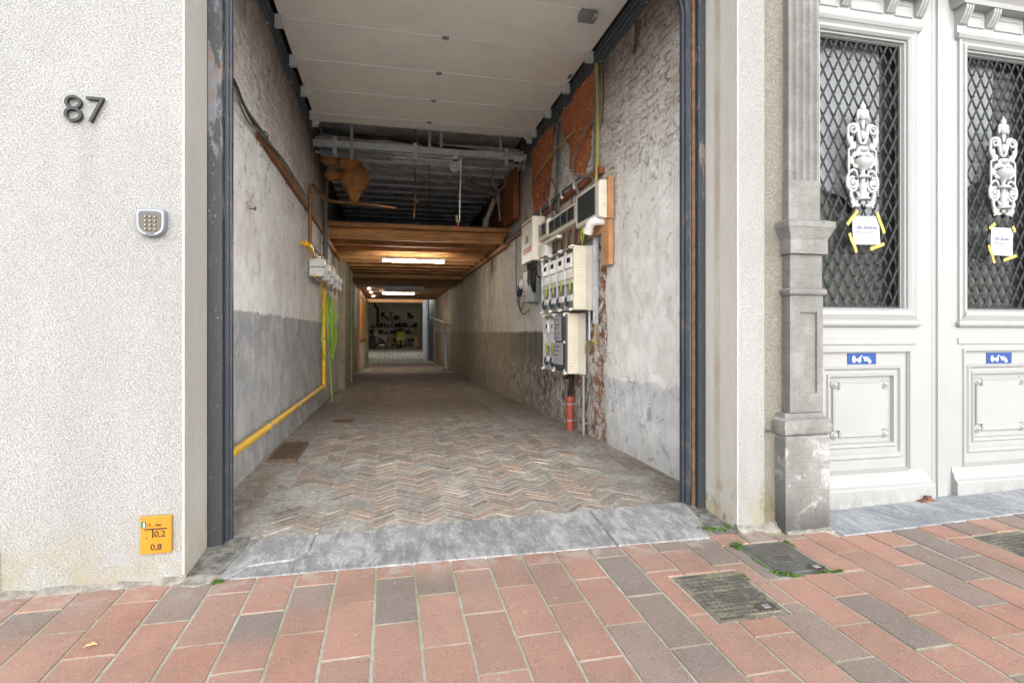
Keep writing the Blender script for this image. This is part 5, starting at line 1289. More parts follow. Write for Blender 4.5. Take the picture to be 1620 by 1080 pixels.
# ================================================================== CARRIAGE DOORS
YD = .25
def frame_bars(m_, x0, x1, z0, z1, steps):
    pass
def carriage_door(cx, xl, xr, lab, seed, sky_refl):
    """white leaf: glazed top with iron lattice, moulded rails, sunk lower panel"""
    t = thing('carriage_door', lab, 'door', (cx, YD, 0), 'pair of carriage doors')
    g0, g1, gz0, gz1 = cx-.355, cx+.355, 1.425, 3.365
    m_ = MB() # stiles and rails
    yb = YD+.07
    m_.box(xl, g0-.03, YD, yb, .02, 5.0); m_.box(g1+.03, xr, YD, yb, .02, 5.0)
    m_.box(g0-.03, g1+.03, YD, yb, 1.10, gz0-.03); m_.box(g0-.03, g1+.03, YD, yb, gz1+.03, 5.0)
    m_.box(g0-.03, g1+.03, YD+.055, yb, .02, 1.10)
    leaf = obj('leaf_frame', m_, M['white_paint'], t)
    m_ = MB() # moulding round the glass
    e = lambda d, y: (g0-d, g1+d, gz0-d, gz1+d, y)
    m_.panel([e(.100, YD), e(.098, YD-.016), e(.085, YD-.022), e(.070, YD-.010), e(.062, YD-.010), e(.055, YD-.024), e(.040, YD-.026), e(.024, YD-.012), e(.020, YD+.004), e(.010, YD+.006), e(.004, YD+.030), e(.0, YD+.034), e(.0, YD+.075)], False)
    obj('glass_moulding', m_, M['white_paint'], t)
    m_ = MB() # projecting ledge under the glass
    q = lambda d, z, y: [(g0-d, YD+.01, z), (g0-d, y, z), (g1+d, y, z), (g1+d, YD+.01, z)]
    m_.rings([q(.10, 1.285, YD-.012), q(.112, 1.292, YD-.026), q(.120, 1.305, YD-.034), q(.120, 1.316, YD-.034), q(.116, 1.325, YD-.028), q(.10, 1.335, YD-.020), q(.06, 1.375, YD-.036), q(.05, 1.405, YD-.030), q(.02, 1.422, YD-.005)], True, True)
    obj('ledge', m_, M['white_paint'], t)
    m_ = MB(); m_.panel([(g0-.10, g1+.10, 1.155, 1.205, YD), (g0-.10, g1+.10, 1.160, 1.200, YD-.009), (g0-.09, g1+.09, 1.170, 1.190, YD-.010)]); obj('rail_bead', m_, M['white_paint'], t)
    m_ = MB() # lower panel, stepped mouldings sinking towards the field
    p = lambda d, y, zt=0, zb=0: (g0+d, g1-d, .30+d*.75-zb, 1.10-d-zt, y)
    m_.panel([(g0-.055, g1+.055, .235, 1.125, YD-.0), (g0-.05, g1+.05, .24, 1.12, YD-.012), (g0-.04, g1+.04, .25, 1.11, YD-.014), (g0-.03, g1+.03, .26, 1.10, YD+.012), (g0+.0, g1-.0, .325, 1.09, YD+.014), (g0+.004, g1-.004, .33, 1.005, YD+.014),
              (g0+.012, g1-.012, .34, .998, YD+.002), (g0+.028, g1-.028, .365, .985, YD+.004), (g0+.036, g1-.036, .38, .975, YD+.022), (g0+.058, g1-.058, .41, .950, YD+.022), (g0+.064, g1-.064, .42, .944, YD+.010), (g0+.078, g1-.078, .44, .930, YD+.012), (g0+.084, g1-.084, .45, .922, YD+.040)], True)
    obj('lower_panel', m_, M['white_paint'], t)
    m_ = MB() # raised field with cut corners
    a, b, c, d = g0+.118, g1-.118, .490, .890; k = .052
    poly = [(a+k,c),(b-k,c),(b-k,c+k),(b,c+k),(b,d-k),(b-k,d-k),(b-k,d),(a+k,d),(a+k,d-k),(a,d-k),(a,c+k),(a+k,c+k)]
    cxm, czm = (a+b)/2, (c+d)/2
    sc_ = lambda s: [(cxm+(u-cxm)*s, czm+(v-czm)*s) for u, v in poly]
    m_.rings([[(u, YD+.041, v) for u, v in poly], [(u, YD+.026, v) for u, v in poly], [(u, YD+.020, v) for u, v in sc_(.965)], [(u, YD+.022, v) for u, v in sc_(.93)]], True, True)
    obj('raised_field', m_, M['white_paint'], t)
    for u in (a+.018, b-.018):
        for v in (c+.018, d-.018):
            m_ = MB(); m_.lathe([(.032,.042),(.032,.030),(.026,.026),(.022,.030),(.017,.020),(.010,.014),(.0,.012)], (u, YD, v), 18, 'y'); obj('boss', m_, M['white_paint'], t, smooth=50)
    m_ = MB() # kick board, stepped
    q = lambda z, y, d=0: [(xl+.02, YD+.04, z), (xl+.02, y, z), (xr-.02-d, y, z), (xr-.02-d, YD+.04, z)]
    m_.rings([q(-.02, YD-.050), q(.125, YD-.050), q(.135, YD-.046, .004), q(.150, YD-.030, .01), q(.175, YD-.022, .03), q(.185, YD-.020, .03), q(.205, YD-.008, .05), q(.232, YD-.004, .07), q(.245, YD+.004, .08)], True, True)
    obj('kick_board', m_, M['white_paint'], t)
    # cornice with brackets over the glass
    m_ = MB(); q = lambda z, y, d: [(g0-.13-d, YD+.02, z), (g0-.13-d, y, z), (g1+.13+d, y, z), (g1+.13+d, YD+.02, z)]
    m_.rings([q(3.445, YD-.012, -.02), q(3.455, YD-.030, -.005), q(3.475, YD-.040, .0), q(3.49, YD-.030, .0), q(3.50, YD-.022, .0), q(3.665, YD-.022, .0), q(3.67, YD-.10, .03), q(3.70, YD-.11, .04), q(3.735, YD-.14, .06), q(3.75, YD-.145, .065), q(3.775, YD-.145, .065), q(3.79, YD-.05, .03), q(4.9, YD-.03, .0)], True, True)
    obj('cornice', m_, M['white_paint'], t)
    for x in (cx-.45, cx-.19, cx+.19, cx+.45):
        m_ = MB(); rr = []
        for u in (-.030, -.018, -.0175, -.006, -.0055, .0055, .006, .0175, .018, .030):
            gr = .006 if abs(u) in (.0175, .006) else 0
            rr.append([(x+u*1.15, YD-.02, 3.55), (x+u*1.15, YD-.040+gr, 3.555), (x+u*1.15, YD-.072+gr, 3.60), (x+u*1.15, YD-.092+gr, 3.64), (x+u*1.15, YD-.095+gr, 3.668), (x+u*1.15, YD-.02, 3.668)])
        m_.rings(rr, True, True); obj('bracket', m_, M['white_paint'], t)
    for xa, xb in ((cx-.40, cx-.24), (cx-.14, cx+.14), (cx+.24, cx+.40)):
        m_ = MB(); m_.panel([(xa, xb, 3.54, 3.64, YD-.022), (xa+.004, xb-.004, 3.545, 3.635, YD-.032), (xa+.014, xb-.014, 3.555, 3.625, YD-.034), (xa+.022, xb-.022, 3.563, 3.617, YD-.026)]); obj('frieze_panel', m_, M['white_paint'], t)
    m_ = MB()
    for k in range(16): m_.ball((g0+.12+k*.035, YD-.03, 3.87), .016, 7)
    obj('bead_row', m_, M['white_paint'], t, smooth=1)
    # glass and the iron lattice in front of it
    m_ = MB(); m_.box(g0-.01, g1+.01, YD+.10, YD+.106, gz0-.01, gz1+.01); obj('pane', m_, M['glass'], t)
    m_ = MB(); m_.box(g0-.1, g1+.24, YD+.20, YD+.22, gz0-.1, gz1+.3); obj('inner_board', m_, M['inner'], t)
    m_ = MB(); m_.prism(sky_refl, lambda u, v, d: Vector((u, YD+.14+d, v)), 0, .006); obj('sky_reflection_panel', m_, M['sky_refl'], t)  # white panel added behind the pane to imitate the sky's reflection
    m_ = MB(); nd = []
    pw, ph = .0865, .165; y1, y2 = YD+.038, YD+.050
    def bar(pa, pb, y):
        d = (pb - pa); ln = d.length; d.normalize(); nrm = Vector((-d.z, 0, d.x))
        for s_ in (-1, 1):
            m_.tube([pa+nrm*.0042*s_+Vector((0, y, 0)), pb+nrm*.0042*s_+Vector((0, y, 0))], .0042, 6)
        m_.obox((pa+pb)/2+Vector((0, y+.002, 0)), (.008, .003, ln), Vector((0,0,1)).rotation_difference(d))
    sl = ph/pw; n = int((g1-g0)/pw) + int((gz1-gz0)/ph) + 3
    for s_ in (1, -1):
        for k in range(-n, n+1):
            # line: z = zc + s_*sl*(x-cx) + k*ph
            pts = []
            f_ = lambda x: (gz0+gz1)/2 + s_*sl*(x-cx) + k*ph
            xa, xb = g0, g1
            za, zb = f_(xa), f_(xb)
            inv = lambda z: cx + (z - (gz0+gz1)/2 - k*ph)/(s_*sl)
            if za < gz0: xa, za = inv(gz0), gz0
            elif za > gz1: xa, za = inv(gz1), gz1
            if zb < gz0: xb, zb = inv(gz0), gz0
            elif zb > gz1: xb, zb = inv(gz1), gz1
            if xb - xa < .01 or xa < g0-1e-4 or xb > g1+1e-4: continue
            bar(Vector((xa, 0, za)), Vector((xb, 0, zb)), y1 if s_ > 0 else y2)
    for i in range(-6, 7):
        for j in range(-30, 31):
            if (i+j) % 2: continue
            x = cx + i*pw/2; z = (gz0+gz1)/2 + j*ph/2
            if g0+.01 < x < g1-.01 and gz0+.01 < z < gz1-.01:
                m_.obox((x, YD+.036, z), (.024, .008, .007)); m_.ball((x, YD+.032, z), .0065, 6)
    for x in (g0+.006, g1-.006): m_.box(x-.008, x+.008, YD+.034, YD+.056, gz0, gz1)
    for z in (gz0+.006, gz1-.006): m_.box(g0+.014, g1-.014, YD+.034, YD+.056, z-.008, z+.008)
    obj('iron_lattice', m_, M['grille'], t, smooth=40)
    # cast ornament: scrolls, urn, side bars
    m_ = MB(); oz = 2.47; yo = YD+.012
    def cv(pts, r_, mirror=True):
        for s_ in ((1, -1) if mirror else (1,)):
            pp = curve([(cx+s_*u, yo, oz+v) for u, v in pts], 6); k_ = len(pp)
            m_.tube(pp, [r_*(.55+.45*math.sin(math.pi*min(1, .15+.85*i/k_))) for i in range(k_)], 7)
    def spiral(u, v, r0, turns, dirn, a0, r_):
        for s_ in (1, -1):
            pp = []
            for i in range(int(26*turns)):
                q = a0 + dirn*2*math.pi*i/26; rr_ = r0*(1-.8*i/(26*turns)); pp.append((cx+s_*(u+rr_*math.cos(q)), yo-.004*i/26, oz+v+rr_*math.sin(q)))
            m_.tube(pp, r_, 6)
    def blob(u, v, r_, sq=(1,.6,1), mirror=True):
        for s_ in ((1, -1) if mirror and u else (1,)): m_.ball((cx+s_*u, yo-.004, oz+v), r_, 8, squash=sq)
    blob(0, .345, .040, (1,.7,1.1)); blob(.030, .365, .022); blob(0, .40, .024, (1,.7,1.3)); blob(.044, .335, .016, (.7,.6,1.8)); blob(0, .285, .022, (.8,.6,2.0)); blob(0, .43, .010, (.7,.6,2))
    spiral(.088, .235, .042, 1.5, 1, -.5, .011); cv([(.088,.277),(.045,.262),(.035,.20),(.02,.15),(0,.135)], .015); cv([(.125,.22),(.120,.16),(.095,.11),(.12,.085)], .013)
    blob(.10, .155, .020, (.8,.6,1.7)); blob(.075, .12, .018, (1,.6,1.6)); blob(0, .20, .026, (.8,.7,1.3))
    blob(0, .10, .050, (1.1,.55,.45)); blob(.035, .085, .022); blob(.055, .06, .024, (1.3,.6,.8)); blob(0, .06, .030, (1.5,.7,.6)); blob(.078, .045, .018)
    m_.lathe([(.026,.06),(.020,.045),(.034,.035),(.060,.025),(.064,.010),(.060,-.010),(.045,-.030),(.022,-.050),(.014,-.075),(.028,-.090),(.052,-.10),(.052,-.112),(.02,-.118),(.018,-.14),(.034,-.165),(.026,-.20),(.034,-.235),(.058,-.27)], (cx, yo, oz), 14)
    cv([(.118,.095),(.118,.0),(.118,-.085)], .009); cv([(.118,.09),(.085,.105),(.06,.13)], .010)
    cv([(.105,.04),(.092,.0),(.065,-.025),(.03,-.035)], .014); blob(.095, .005, .020, (1,.6,1.3)); blob(.06, -.028, .018, (1.4,.6,.9))
    cv([(.115,-.08),(.085,-.055),(.055,-.065),(.045,-.095)], .011)
    spiral(.088, -.150, .044, 1.6, -1, 1.9, .012); cv([(.118,-.085),(.132,-.13),(.122,-.185),(.075,-.205),(.045,-.17),(.04,-.12)], .012); blob(.088, -.15, .016)
    cv([(.10,-.20),(.095,-.25),(.075,-.285),(.085,-.325)], .014); blob(.102, -.235, .018, (.7,.6,1.5)); blob(.09, -.285, .018, (.8,.6,1.4)); cv([(.05,-.21),(.03,-.25),(.055,-.29),(.02,-.31)], .012); blob(0, -.285, .022); blob(.05, -.31, .018, (1.3,.6,.8))
    obj('cast_ornament', m_, M['cast_white'], t, smooth=60)
    return t
CX1, CX2 = 3.340, 4.640
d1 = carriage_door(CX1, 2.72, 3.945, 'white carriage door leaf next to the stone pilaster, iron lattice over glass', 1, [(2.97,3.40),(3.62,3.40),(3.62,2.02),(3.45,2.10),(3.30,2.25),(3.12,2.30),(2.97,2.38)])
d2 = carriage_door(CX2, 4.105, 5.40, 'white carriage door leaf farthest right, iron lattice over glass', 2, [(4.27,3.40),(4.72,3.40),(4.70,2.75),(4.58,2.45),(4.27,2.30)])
mb = MB() # meeting post between the leaves
prof = [(3.945, YD+.06), (3.945, YD-.004), (3.975, YD-.004), (3.978, YD-.022), (4.072, YD-.022), (4.075, YD-.004), (4.105, YD-.004), (4.105, YD+.06)]
mb.rings([[(x, y, z) for x, y in prof] for z in (-.02, 5.0)], True, True)
obj('meeting_post', mb, M['white_paint'], label='plain white post where the two carriage doors meet', cat='door post', bevel=.003)
mb = MB(); mb.box(5.40, 6.6, .2, .5, -.1, 7.2); mb.box(2.72, 5.40, .23, .5, 5.0, 7.2); obj('neighbour_wall', mb, M['old_render'], label='old rendered house wall around the carriage doors', cat='wall')
# paper notes taped to the lattices
def note(cx, zc, w_, h_, tilt, lab, words, tapes, seed):
    t = thing('paper_note', lab, 'note', (cx, YD, zc), 'handwritten notes taped to the doors')
    ct, st_ = math.cos(tilt), math.sin(tilt); y0 = YD+.018
    fn = lambda u, v, d: Vector((cx + u*ct - v*st_, y0 - d - .010*math.cos(u*9), zc + u*st_ + v*ct))
    m_ = MB(); n = 8; top = []
    for i in range(n+1):
        u = -w_/2+w_*i/n
        for j in range(5): m_.v.append(fn(u, -h_/2+h_*j/4, .002*math.sin(j*2+i))); m_.c.append((1,1,1))
    for i in range(n):
        for j in range(4): a = i*5+j; m_.f.append((a, a+5, a+6, a+1))
    p = obj('sheet', m_, M['paper'], t)
    so_ = p.modifiers.new('thickness', 'SOLIDIFY'); so_.thickness = .0012
    m_ = MB()
    for k in range(13):
        u = -w_/2+.012+k*(w_-.024)/12; m_.box(0,0,0,0,0,0) if False else None
        c_ = fn(u, h_/2-.014, .006); m_.obox(c_, (.005, .002, .004))
    obj('torn_edge', m_, M['darkgrey'], p)
    m_ = text_mesh(words, .040, lambda u, v, d: fn(u-w_*.40, v*.85+.010, .006+d*.3), .0012, shear=.35, spacing=.90, bold=.0)
    k_ = curve([fn(-w_*.42, -.012, .006), fn(-.01, -.016, .007), fn(w_*.26, -.010, .006)], 6); m_.tube(k_, .0014, 4)
    obj('handwriting', m_, M['ink'], p)
    for (u, v, ln, ang) in tapes:
        m_ = MB(); d_ = Vector((math.cos(ang), 0, math.sin(ang))); nn_ = Vector((-d_.z, 0, d_.x)); c_ = Vector((cx+u, 0, zc+v)); vs = []
        for i in range(7):
            q = -ln/2+ln*i/6; y = y0-.016-.002*math.sin(i*1.7+seed); 
            for s_ in (-1, 1): vs.append(c_ + d_*q + nn_*.012*s_ + Vector((0, y, 0)))
        m_.add(vs, [(2*i, 2*i+1, 2*i+3, 2*i+2) for i in range(6)])
        o = obj('tape_strip', m_, M['tape'], t); q = o.modifiers.new('thickness', 'SOLIDIFY'); q.thickness = .0008
n1 = on_y(1373, 364, YD); n2 = on_y(1588, 382, YD)
note(n1.x, n1.z, .235, .205, .03, 'white handwritten note taped to the lattice of the door beside the pilaster', 'De Sectione', [(-.130, .085, .14, .85), (.115, .055, .16, -1.15), (-.125, -.095, .15, -1.12), (.085, -.115, .135, .33)], 1)
note(n2.x, n2.z, .215, .215, -.01, 'white handwritten note taped to the lattice of the right-hand carriage door', 'De Sectie', [(-.11, .115, .075, .6), (.105, .10, .05, -1.2), (-.115, -.10, .15, -1.15), (.065, -.125, .14, .3)], 2)
# towing pictograms
def tow(cx, zc, lab):
    t = thing('towing_sign', lab, 'sign', (cx, YD, zc-.036), 'tow-away signs on the doors')
    w_, h_ = .245, .083; y0 = YD+.0115
    m_ = MB(); m_.box(cx-w_/2, cx+w_/2, y0-.003, y0+.004, zc-h_/2, zc+h_/2); obj('plate', m_, M['signblue'], t, bevel=.001)
    yv = lambda u, v, d: Vector((cx+u*1.0, y0-.003-d, zc+v))
    m_ = MB()
    P = lambda poly, d=.0012: m_.prism(poly, yv, .0002, d)
    P([(-.086,-.012),(-.084,.006),(-.078,.020),(-.062,.020),(-.060,.004),(-.052,-.001),(-.012,-.003),(-.008,-.014),(-.086,-.018)])     # lorry cab and bed
    P([(-.036,-.001),(-.004,.024),(-.001,.024),(.002,.018),(-.003,.017),(-.024,-.002)], .0013)                                # jib
    P([(-.022,-.002),(-.008,.014),(-.012,-.002)], .0014)
    for u in (-.070, -.024):
        P([(u+.012*math.cos(q), -.018+.012*math.sin(q)) for q in [k*math.pi/7 for k in range(14)]], .0016)
    P([(.008,.014),(.006,.004),(.020,-.006),(.036,-.014),(.058,-.027),(.076,-.030),(.080,-.020),(.070,-.010),(.058,.006),(.040,.014),(.022,.010)])   # tilted car
    for u, v in ((.026,-.010),(.064,-.029)):
        P([(u+.009*math.cos(q), v+.009*math.sin(q)) for q in [k*math.pi/6 for k in range(12)]], .0016)
    obj('pictogram', m_, M['signwhite'], t)
    m_ = MB(); m_.prism([(.036,.004),(.042,.010),(.056,.002),(.052,-.006)], yv, .0016, .0020); m_.prism([(-.078,.008),(-.074,.016),(-.066,.016),(-.065,.007)], yv, .0016, .0020); obj('pictogram_windows', m_, M['signblue'], t)
s1 = on_y(1365.5, 567, YD); s2 = on_y(1583, 566, YD)
tow(s1.x, s1.z, 'blue tow-away sign on the door beside the pilaster'); tow(s2.x, s2.z, 'blue tow-away sign on the right-hand carriage door')
# door stop
q = on_z(1466, 793, .02); q.y = .165
t = thing('door_stop', 'small brown iron door stop on the sill between the doors', 'door stop', (q.x, q.y, .01))
mb = MB(); mb.rings([[(q.x-.085, q.y-.02, .018), (q.x+.075, q.y-.02, .018), (q.x+.075, q.y+.035, .018), (q.x-.085, q.y+.035, .018)], [(q.x-.03, q.y-.005, .036), (q.x+.05, q.y-.005, .036), (q.x+.05, q.y+.03, .036), (q.x-.03, q.y+.03, .036)]], True, True); obj('base', mb, M['iron_brown'], t, bevel=.004)
mb = MB(); mb.torus((q.x, q.y+.01, .044), .016, .007, (1,0,0), 14, 6); mb.cyl((q.x+.03, q.y+.01, .034), (q.x+.03, q.y+.01, .058), .012, 8); obj('hook', mb, M['iron_brown'], t, smooth=1)

# ================================================================== COVERS IN THE PAVEMENT
def cover(c, mat, lab, texts, lock, seed, rot):
    x0, x1, y0, y1 = c; cx, cy = (x0+x1)/2, (y0+y1)/2
    zf = lambda x, y: pave_z(x, y) - .0035
    t = thing('utility_cover', lab, 'cover', (cx, cy, zf(cx, cy)), 'utility covers in the pavement')
    m_ = MB()
    def plate(a, b, c_, d, h0, h1, mb_):
        mb_.add([(a,c_,zf(a,c_)+h0),(b,c_,zf(b,c_)+h0),(b,d,zf(b,d)+h0),(a,d,zf(a,d)+h0),(a,c_,zf(a,c_)+h1),(b,c_,zf(b,c_)+h1),(b,d,zf(b,d)+h1),(a,d,zf(a,d)+h1)], [(0,3,2,1),(4,5,6,7),(0,1,5,4),(1,2,6,5),(2,3,7,6),(3,0,4,7)])
    plate(x0, x1, y0, y1, -.02, 0, m_); obj('frame', m_, mat, t, bevel=.002)
    m_ = MB(); plate(x0+.03, x1-.03, y0+.03, y1-.03, -.002, .003, m_); lid = obj('lid', m_, mat, t, bevel=.0015)
    m_ = MB(); ns = 10; pitch = (x1-x0-.05)/ns; nr_ = int((y1-y0-.05)/pitch)
    for i in range(ns):
        for j in range(nr_):
            u = x0+.025+pitch*(i+.5); v = y0+.025+pitch*(j+.5)
            if any(abs(u-cx-tx) < tw and abs(v-cy-ty) < th for tx, ty, tw, th in texts): continue
            up = 1 if (i+j) % 2 else -1; z = zf(u, v)+.003; r_ = pitch*.36
            for s_ in (-1, 1):
                m_.obox((u+s_*r_*.45, v, z+.0014), (r_*1.25, r_*.5, .005), Matrix.Rotation(up*s_*-.75, 3, 'Z'))
    obj('tread_pattern', m_, M['tread'], lid)
    r_ = random.Random(seed)
    for tx, ty, tw, th in texts:
        m_ = MB(); rows = max(1, int(th*2/.022))
        for k in range(rows):
            v = cy+ty-th+.012+k*.022; u = cx+tx-tw*.85*r_.uniform(.7, 1)
            while u < cx+tx+tw*.8:
                l = r_.uniform(.006, .012); z = zf(u, v)+.003
                m_.obox((u, v, z+.001), (l, .012, .003)); u += l+.004
        obj('raised_lettering', m_, M['tread'], lid)
    m_ = MB(); u, v = cx+lock[0], cy+lock[1]; z = zf(u, v)+.003
    m_.rings([[(u+.055*math.cos(q), v+.032*math.sin(q), z+h) for q in [k*math.pi/9 for k in range(18)]] for h in (0, .002)], True, True); obj('lock_recess', m_, M['clutterA'], lid)
    m_ = MB(); m_.obox((u+.005, v, z+.004), (.036, .03, .004)); obj('lock_key', m_, M['galv_dull'], lid)
    return t
cover(COVERS[0], M['castiron'], 'pale iron utility cover in the brick pavement, nearest the viewer', [(.0, -.02, .085, .045), (-.10, .19, .06, .018), (-.10, -.185, .07, .02)], (.10, -.14), 3, 0)
cover(COVERS[1], M['castdark'], 'dark iron utility cover with green weeds at its corners', [(.0, -.02, .07, .035)], (.10, -.14), 5, 0)
cover(COVERS[2], M['castiron'], 'iron utility cover before the white doors, cut by the photo edge', [(.0, -.02, .07, .035)], (.10, -.10), 7, 0)
# weeds in the joints
mb = MB(); rw = random.Random(8)
def tuft(x, y, n, r_, h):
    for k in range(n):
        a = rw.uniform(0, 6.28); d = r_*math.sqrt(rw.random()); bx, by = x+d*math.cos(a), y+d*.7*math.sin(a); z = pave_z(bx, by) - .003
        if y > -.02: z += .02
        hh = h*rw.uniform(.4, 1.1); lx, ly = rw.uniform(-.7,.7)*hh, rw.uniform(-.7,.7)*hh; w_ = rw.uniform(.0018, .004); ang = rw.uniform(0, 3.14); wx, wy = w_*math.cos(ang), w_*math.sin(ang)
        g_ = rw.uniform(.7, 1.2)
        mb.add([(bx-wx, by-wy, z), (bx+wx, by+wy, z), (bx+lx*.5+wx*.8, by+ly*.5+wy*.8, z+hh*.6), (bx+lx*.5-wx*.8, by+ly*.5-wy*.8, z+hh*.6), (bx+lx, by+ly, z+hh*.85)], [(0,1,2,3),(3,2,4)], (g_, g_, g_))
def strip(xa, ya, xb, yb, n, h, r_=.012):
    for k in range(n):
        u = rw.random(); tuft(xa+(xb-xa)*u, ya+(yb-ya)*u, 1, r_, h)
tuft(1.99, -.20, 120, .035, .035); tuft(1.985, -.24, 40, .022, .026); strip(1.983, -.36, 1.983, -.47, 40, .018, .010); strip(1.983,-.52,2.06,-.587,130,.026,.014); strip(2.06,-.59,2.12,-.59,40,.014,.008)
strip(2.19,-.588,2.36,-.588,170,.020,.009); strip(2.325,-.19,2.33,-.28,60,.016,.008); strip(1.81,-.50,1.81,-.58,30,.012)
tuft(-.835, -.06, 110, .028, .022); tuft(1.95, .02, 70, .05, .018); tuft(2.02, .0, 60, .05, .012); strip(1.90, .06, 2.05, -.02, 90, .016, .02); tuft(2.10,.03,40,.02,.02); strip(1.5,-.06,1.9,-.065,70,.008,.005)
strip(2.1,-.03,2.35,-.03,60,.008,.006)
obj('weeds', mb, M['grass'], kind='stuff')
mb = MB(); q = on_z(143, 1024, -.018)
mb.rings([[(q.x+.026*u, q.y+.012*v*(1-abs(u)), q.z+.006+.008*abs(v)+.004*u) for u, v in ((-1,0),(-.5,1),(0,1),(.5,1),(1,0),(.5,-1),(0,-1),(-.5,-1))], [(q.x+.024*u, q.y+.010*v*(1-abs(u)), q.z+.009+.010*abs(v)+.004*u) for u, v in ((-1,0),(-.5,1),(0,1),(.5,1),(1,0),(.5,-1),(0,-1),(-.5,-1))]], True, True)
obj('dead_leaf', mb, M['leaf'], label='small dry leaf lying on the brick pavement', cat='leaf')
# bits of grit on pavement and passage floor
mb = MB(); rg = random.Random(2)
for k in range(40):
    x, y = rg.uniform(-1.6, 3.0), rg.uniform(-1.3, -.1); s_ = rg.uniform(.0015, .0035); mb.ball((x, y, pave_z(x, y)+s_*.3), s_, 5)
for k in range(90):
    y = rg.uniform(.6, 8)**1; x = rg.uniform(1.5, 2.2) if rg.random() < .7 else rg.uniform(-1.05, -.5); s_ = rg.uniform(.002, .007); mb.ball((x, y, floor_z(y)+.012+s_*.2), s_, 5)
obj('grit', mb, M['grit'], kind='stuff')

# ================================================================== DEEP INSIDE: DOORWAY, HANDRAIL, GARAGE
t = thing('wooden_door', 'amber wooden door with pale lower panel in the left wall deep inside', 'door', (-1.08, 21, -.3))
mb = MB(); mb.box(-1.14, -1.06, 18.2, 18.5, -.25, 2.85); mb.box(-1.14, -1.06, 23.6, 23.9, -.25, 2.85); mb.box(-1.14, -1.06, 18.5, 23.6, 2.6, 2.85); obj('door_frame', mb, M['pine'], t, bevel=.01)
mb = MB(); mb.box(-1.13, -1.09, 18.5, 23.6, .95, 2.6); obj('upper_panel', mb, M['yellowwood'], t)
mb = MB(); mb.box(-1.13, -1.085, 18.5, 23.6, -.25, .85); obj('lower_panel', mb, M['beige'], t)
mb = MB(); mb.box(-1.13, -1.03, 18.5, 23.6, .85, .95); obj('mid_rail', mb, M['timber'], t)
mb = MB(); mb.box(-1.14, -.98, 24.3, 24.7, -.34, 2.8); obj('green_post', mb, M['olive'], label='olive green door post past the amber wooden door', cat='post', bevel=.01)
t = thing('handrail', 'grey pipe handrail with upright post along the right wall deep inside', 'handrail', (2.05, 18, -.25))
mb = MB(); mb.tube([(2.10, 17.6, -.25), (2.03, 17.6, 1.60)], [.075, .06], 10); obj('post', mb, M['galv_dull'], t, smooth=1)
mb = MB(); mb.tube([(2.03, 17.55, 1.60), (2.10, 25.5, 2.0)], .035, 8); obj('rail', mb, M['galv'], t, smooth=1)
mb = MB(); mb.box(1.98, 2.25, 17.4, 17.9, -.25, -.12); obj('foot_block', mb, M['castdark'], t, bevel=.02)
# yard side walls, garage at the far end
mb = MB(); mb.box(-1.9, -1.45, 25.0, 41.5, -.6, 4.2); obj('yard_wall', mb, M['greywall'], label='left side wall of the yard and garage at the far end', cat='wall')
mb = MB(); mb.box(2.35, 2.8, 25.0, 41.5, -.6, 4.2); obj('yard_wall', mb, M['greywall'], label='right side wall of the yard and garage at the far end', cat='wall')
mb = MB(); mb.box(-2.2, 3.0, 40.0, 40.4, -.3, 4.4); obj('garage_back_wall', mb, M['greywall'], label='pale grey wall at the very back of the garage', cat='wall')
mb = MB(); mb.box(-2.2, 3.0, 31.5, 40.5, 4.0, 4.3); obj('garage_roof', mb, M['ceilboard'], label='flat roof over the garage at the far end', cat='roof')
mb = MB(); mb.box(-1.45, 2.35, 31.3, 31.55, 3.05, 4.3); obj('garage_lintel', mb, M['ceilboard'], label='brown board lintel over the far garage opening', cat='lintel', bevel=.01)
mb = MB(); mb.box(-1.6, 2.75, 24.6, 25.0, 2.9, 4.8); obj('end_lintel', mb, M['clutterA'], label='dark lintel where the covered passage ends', cat='lintel')
mb = MB(); rr = []
n = 22
rr = [[(2.0 + .05*(k % 2), 26.2+k*.22, z) for k in range(n)] for z in (-.25, 3.1)]
mb.rings(rr, closed=False); mb.rings([[(x+.03, y, z) for x, y, z in r] for r in rr], closed=False); obj('ribbed_sheet', mb, M['sheet'], label='pale ribbed sheet standing along the right side of the yard', cat='sheet')
